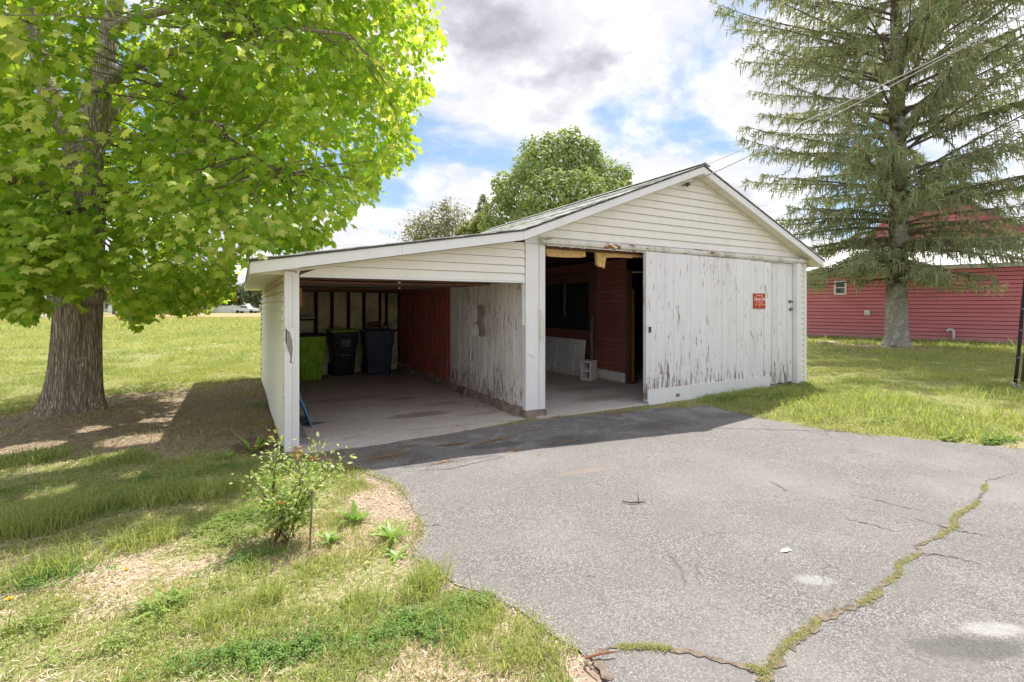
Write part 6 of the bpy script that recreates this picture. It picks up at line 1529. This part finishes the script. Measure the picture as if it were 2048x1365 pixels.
for i, tp_ in enumerate(tips):
    e = np.array(T(*tp_)); s_ = np.array([q[0]+rr3.normal(0, .035), q[1]+rr3.normal(0, .035), rz0-.01]); m1 = s_*.55+e*.45+np.array([rr3.normal(0, .02), rr3.normal(0, .02), .04]); m0 = s_*.85+e*.15+np.array([0, 0, .03])
    MB().tube([s_, m0, m1], [.0075, .0065, .005], 6).obj('cane', M['cane'], rose, True)
    MB().tube([m1, (m1+e)/2+np.array([0, 0, .015]), e], [.0049, .0038, .002], 5).obj('shoot', M['cane_green'], rose, True)
    nl = 115
    for k in range(nl):
        u = .28+.76*rr3.random(); p_ = (s_*(1-u)**2+2*u*(1-u)*m1+u*u*e) if u <= 1 else e
        o_ = rr3.normal(size=3)*np.array([.045, .045, .035]); RP.append(p_+o_)
        d_ = o_+np.array([0, 0, .01]); RD.append(d_/np.linalg.norm(d_)); nn = np.array([0, 0, .8])+rr3.normal(size=3)*.45; RN.append(nn/np.linalg.norm(nn)); RS.append(rr3.uniform(.011, .020))
RP, RD, RN, RS = map(np.array, (RP, RD, RN, RS)); RN = RN-(RN*RD).sum(1)[:, None]*RD; RN /= np.linalg.norm(RN, axis=1)[:, None]+1e-9
LVr = np.array([(0, -1, 0), (.55, -.3, .12), (.5, .4, .12), (0, 1.2, -.05), (-.5, .4, .12), (-.55, -.3, .12), (0, 0, -.02)]); LFr = [(6, i, (i+1) % 6) for i in range(6)]
V, Fc, lt = scatter(LVr, LFr, RP, RD, RN, RS)
cr = hue(len(RP), (.24, .37, .09), (.42, .50, .17), (.54, .58, .32), .25)
fastmesh('foliage', V, Fc, lt, M['rose_leaf'], rose, tint=np.repeat(cr, len(LVr), 0), kind='stuff')
# reddish new shoots
fl = []
for (px_, py_, d_) in [(556, 858, 3.2), (545, 872, 3.2), (602, 902, 3.15), (597, 908, 3.15), (625, 920, 3.25), (565, 1008, 2.95), (540, 1062, 2.95)]:
    c_ = np.array(T(px_, py_, d_))
    for k in range(7): fl.append(c_+rr3.normal(size=3)*.014)
fl = np.array(fl); n = len(fl); D_ = rr3.normal(size=(n, 3)); D_[:, 2] += .6; D_ /= np.linalg.norm(D_, axis=1)[:, None]; N_ = np.cross(D_, rr3.normal(size=(n, 3))); N_ /= np.linalg.norm(N_, axis=1)[:, None]
V, Fc, lt = scatter(LVr*np.array([.7, 1, 1]), LFr, fl, D_, N_, rr3.uniform(.010, .017, n))
fastmesh('new_shoots', V, Fc, lt, M['rose_leaf'], rose, tint=np.repeat(hue(n, (.40, .14, .04), (.45, .22, .08)), len(LVr), 0), kind='stuff')
# bare dead stem bent over beside it
P = [np.array(T(*a)) for a in ((619, 1112, 3.0), (621, 1060, 3.01), (624, 1010, 3.02), (624, 988, 3.02), (612, 970, 3.03), (597, 948, 3.04), (585, 930, 3.05))]; P[0][2] = 0
props(MB().tube(P, [.006, .006, .0055, .005, .004, .0035, .002], 6).tube([P[3], P[3]+np.array([.002, 0, .03])], [.004, .003], 5).obj('dead_stem', M['twig'], org=tuple(P[0])), 'bare grey stem bent over to the left, right beside the rose bush', 'stem')

# bits lying about
def twig(pts, rad, name, mat, label, cat):
    P = [np.array([*G(a, b_), z_]) for a, b_, z_ in pts]; o = MB().tube(P, rad, 6).obj(name, mat, org=tuple(P[0])); return props(o, label, cat)
o = thing('fallen_twig', (*G(1270, 1010), .01), 'dark forked twig lying on the open asphalt', 'twig')
MB().tube([np.array([*G(a, b_), .02]) for a, b_ in ((1244, 1008), (1262, 1011), (1280, 1010), (1292, 1009))], [.004, .006, .006, .003], 6).obj('stick', mat_plain('dark twig', (.10, .07, .05), .9, .3, 20), o)
MB().tube([np.array([*G(1278, 1010), .02]), np.array([*G(1276, 1000), .03]), np.array([*G(1276, 994), .05])], [.004, .003, .002], 5).obj('fork', mat_plain('dark twig', (.10, .07, .05), .9, .3, 20), o)
twig([(1170, 1326, .02), (1200, 1322, .03), (1232, 1317, .03)], [.006, .005, .003], 'fallen_twig', M['cane'], 'reddish dry stem across the driveway corner', 'twig')
twig([(1168, 1332, .02), (1182, 1345, .02), (1196, 1356, .02)], [.005, .004, .003], 'fallen_twig', M['twig'], 'short grey twig under the reddish stem at the lawn corner', 'twig')
c_ = G(1571, 1106)
MB_ = MB().add([(c_[0]-.035, c_[1]+.012, .012), (c_[0]-.01, c_[1]-.014, .016), (c_[0]+.04, c_[1]-.016, .013), (c_[0]+.03, c_[1]+.006, .022), (c_[0]-.01, c_[1]+.016, .02)], [(0, 1, 2, 3, 4)]); props(MB_.obj('paper_scrap', M['white_plain'], org=(*c_, .012)), 'small white scrap lying on the asphalt left of the weedy crack', 'scrap')
c_ = G(239, 1071); props(MB().add([(c_[0]-.03, c_[1], .03), (c_[0]+.02, c_[1]-.015, .035), (c_[0]+.035, c_[1]+.012, .03), (c_[0]-.01, c_[1]+.02, .04)], [(0, 1, 2, 3)]).obj('paper_scrap', M['white_plain'], org=(*c_, .03)), 'white scrap in the clover left of the dandelion and rose bush', 'scrap')
c_ = G(470, 886)
# brown seed drifts in the hollows of the asphalt
sdp = []
for px_, py_, rx, ry, n, an in [(905, 891, .16, .035, 420, -.1), (985, 884, .24, .035, 620, .18), (775, 915, .2, .05, 420, .1), (815, 895, .12, .03, 160, 0), (1030, 905, .1, .03, 150, .1), (885, 927, .12, .03, 140, .1), (1065, 862, .2, .05, 180, 0), (1240, 830, .22, .05, 260, .1), (690, 905, .2, .1, 200, 0), (1140, 885, .2, .05, 120, 0), (1330, 855, .2, .05, 90, 0), (835, 868, .15, .03, 90, 0)]:
    q = G(px_, py_); u = g7.normal(0, .5, (n, 2))*np.array([rx, ry]); sdp.append(np.stack([q[0]+u[:, 0]*math.cos(an)-u[:, 1]*math.sin(an), q[1]+u[:, 0]*math.sin(an)+u[:, 1]*math.cos(an), g7.uniform(.012, .022, n)], -1))
P = np.concatenate(sdp); n = len(P); N_ = np.array([0, 0, 1])+g7.normal(0, .3, (n, 3)); N_ /= np.linalg.norm(N_, axis=1)[:, None]; D_ = np.cross(N_, g7.normal(size=(n, 3))); D_ /= np.linalg.norm(D_, axis=1)[:, None]
V, Fc, lt = scatter(np.array([(-.5, 0, 0), (0, -.9, .1), (.5, 0, 0), (0, .9, .1)]), [(0, 1, 2, 3)], P, D_, N_, g7.uniform(.005, .010, n))
fastmesh('seed_drift', V, Fc, lt, mat_leaf('brown maple seeds', .1, (1, 1, 1), .8, .1), tint=np.repeat(hue(n, (.34, .20, .09), (.46, .30, .15)), 4, 0), kind='stuff')
# crumbs and pale pebbles on the floors
P = np.concatenate([np.stack([g7.uniform(.7, 3.2, 260), g7.uniform(5.6, 11.6, 260), np.full(260, .018)], -1), np.stack([g7.uniform(3.8, 6.5, 120), g7.uniform(5.8, 9, 120), np.full(120, .024)], -1), np.stack([g7.uniform(1, 6, 160), g7.uniform(3.0, 5.5, 160), np.full(160, .011)], -1)]); n = len(P)
ok = inpoly(P[:, 0], P[:, 1], DRIVE+[]) | inpoly(P[:, 0], P[:, 1], GARAGE); P = P[ok]; n = len(P); N_ = np.tile([0, 0, 1.0], (n, 1)); a = g7.uniform(0, 6.28, n); D_ = np.stack([np.cos(a), np.sin(a), 0*a], -1)
V, Fc, lt = scatter(np.array([(-.5, -.4, 0), (.6, -.5, 0), (.4, .6, 0), (-.6, .4, 0), (0, 0, .5)]), [(0, 1, 4), (1, 2, 4), (2, 3, 4), (3, 0, 4)], P, D_, N_, g7.uniform(.004, .013, n))
n0 = n; lp = np.array(left); ii_ = g7.integers(0, len(lp), 2600); P2 = lp[ii_]+g7.normal(0, .045, (2600, 2)); P2 = np.concatenate([P2, np.full((2600, 1), .010)], 1); P2[:, 2] = np.where(inpoly(P2[:, 0], P2[:, 1], DRIVE), .009, np.maximum(gz(P2[:, 0], P2[:, 1]), 0)+.001); n = 2600; N_ = np.tile([0, 0, 1.0], (n, 1)); a = g7.uniform(0, 6.28, n); D_ = np.stack([np.cos(a), np.sin(a), 0*a], -1)
Vb, Fb, lb = scatter(np.array([(-.5, -.4, 0), (.6, -.5, 0), (.4, .6, 0), (-.6, .4, 0), (0, 0, .5)]), [(0, 1, 4), (1, 2, 4), (2, 3, 4), (3, 0, 4)], P2, D_, N_, g7.uniform(.003, .011, n))
fastmesh('edge_gravel', Vb, Fb, lb, mat_leaf('gravel', .02, (1, 1, 1), .9, .1), tint=np.repeat(hue(n, (.22, .17, .13), (.45, .41, .37)), 5, 0), kind='stuff')
n = n0
fastmesh('crumbs', V, Fc, lt, mat_leaf('crumbs', .02, (1, 1, 1), .9, .1), tint=np.repeat(hue(n, (.14, .10, .08), (.50, .46, .42)), 5, 0), kind='stuff')
# dead leaves blown in along the back of the carport
n = 700; yy_ = 11.6-np.abs(g7.normal(0, .9, n)); xx_ = g7.uniform(.75, 3.3, n); xx_[:250] = 3.33-np.abs(g7.normal(0, .18, 250)); yy_[:250] = g7.uniform(6.2, 11.6, 250)
P = np.stack([xx_, np.clip(yy_, 6, 11.6), np.full(n, .022)], -1); N_ = np.array([0, 0, 1])+g7.normal(0, .3, (n, 3)); N_ /= np.linalg.norm(N_, axis=1)[:, None]; D_ = np.cross(N_, g7.normal(size=(n, 3))); D_ /= np.linalg.norm(D_, axis=1)[:, None]
V, Fc, lt = scatter(np.array([(-.5, 0, 0), (0, -.9, .12), (.5, 0, 0), (0, .9, .12)]), [(0, 1, 2, 3)], P, D_, N_, g7.uniform(.010, .028, n))
fastmesh('dead_leaves', V, Fc, lt, mat_leaf('dead leaves', .1, (1, 1, 1), .8, .1), tint=np.repeat(hue(n, (.20, .13, .085), (.42, .32, .22)), 4, 0), kind='stuff')
# earth heap at the carport wall
q = G(505, 868); b = []; xs_ = np.linspace(-.30, .16, 14); ys_ = np.linspace(-.45, .45, 20); hx, hy = np.meshgrid(xs_, ys_)
hz_ = .13*np.exp(-(hx/.16)**2-(hy/.24)**2)*(.6+.8*fbm(q[0]+hx, q[1]+hy, 7.0, 5.0))-.008; bx_ = .10
V = np.stack([bx_+hx, 5.95+hy, hz_], -1).reshape(-1, 3); ii = np.arange(V.shape[0]).reshape(hx.shape); Q4 = np.stack([ii[:-1, :-1], ii[:-1, 1:], ii[1:, 1:], ii[1:, :-1]], -1).reshape(-1, 4)
fastmesh('earth_mound', V, Q4, np.full(len(Q4), 4), mat_plain('brown earth', (.15, .095, .065), .95, .5, 18, bump=.8), smooth=True, kind='structure')
print('leaves', NLEAF, 'needles', NNDL, 'blade faces', NBL)
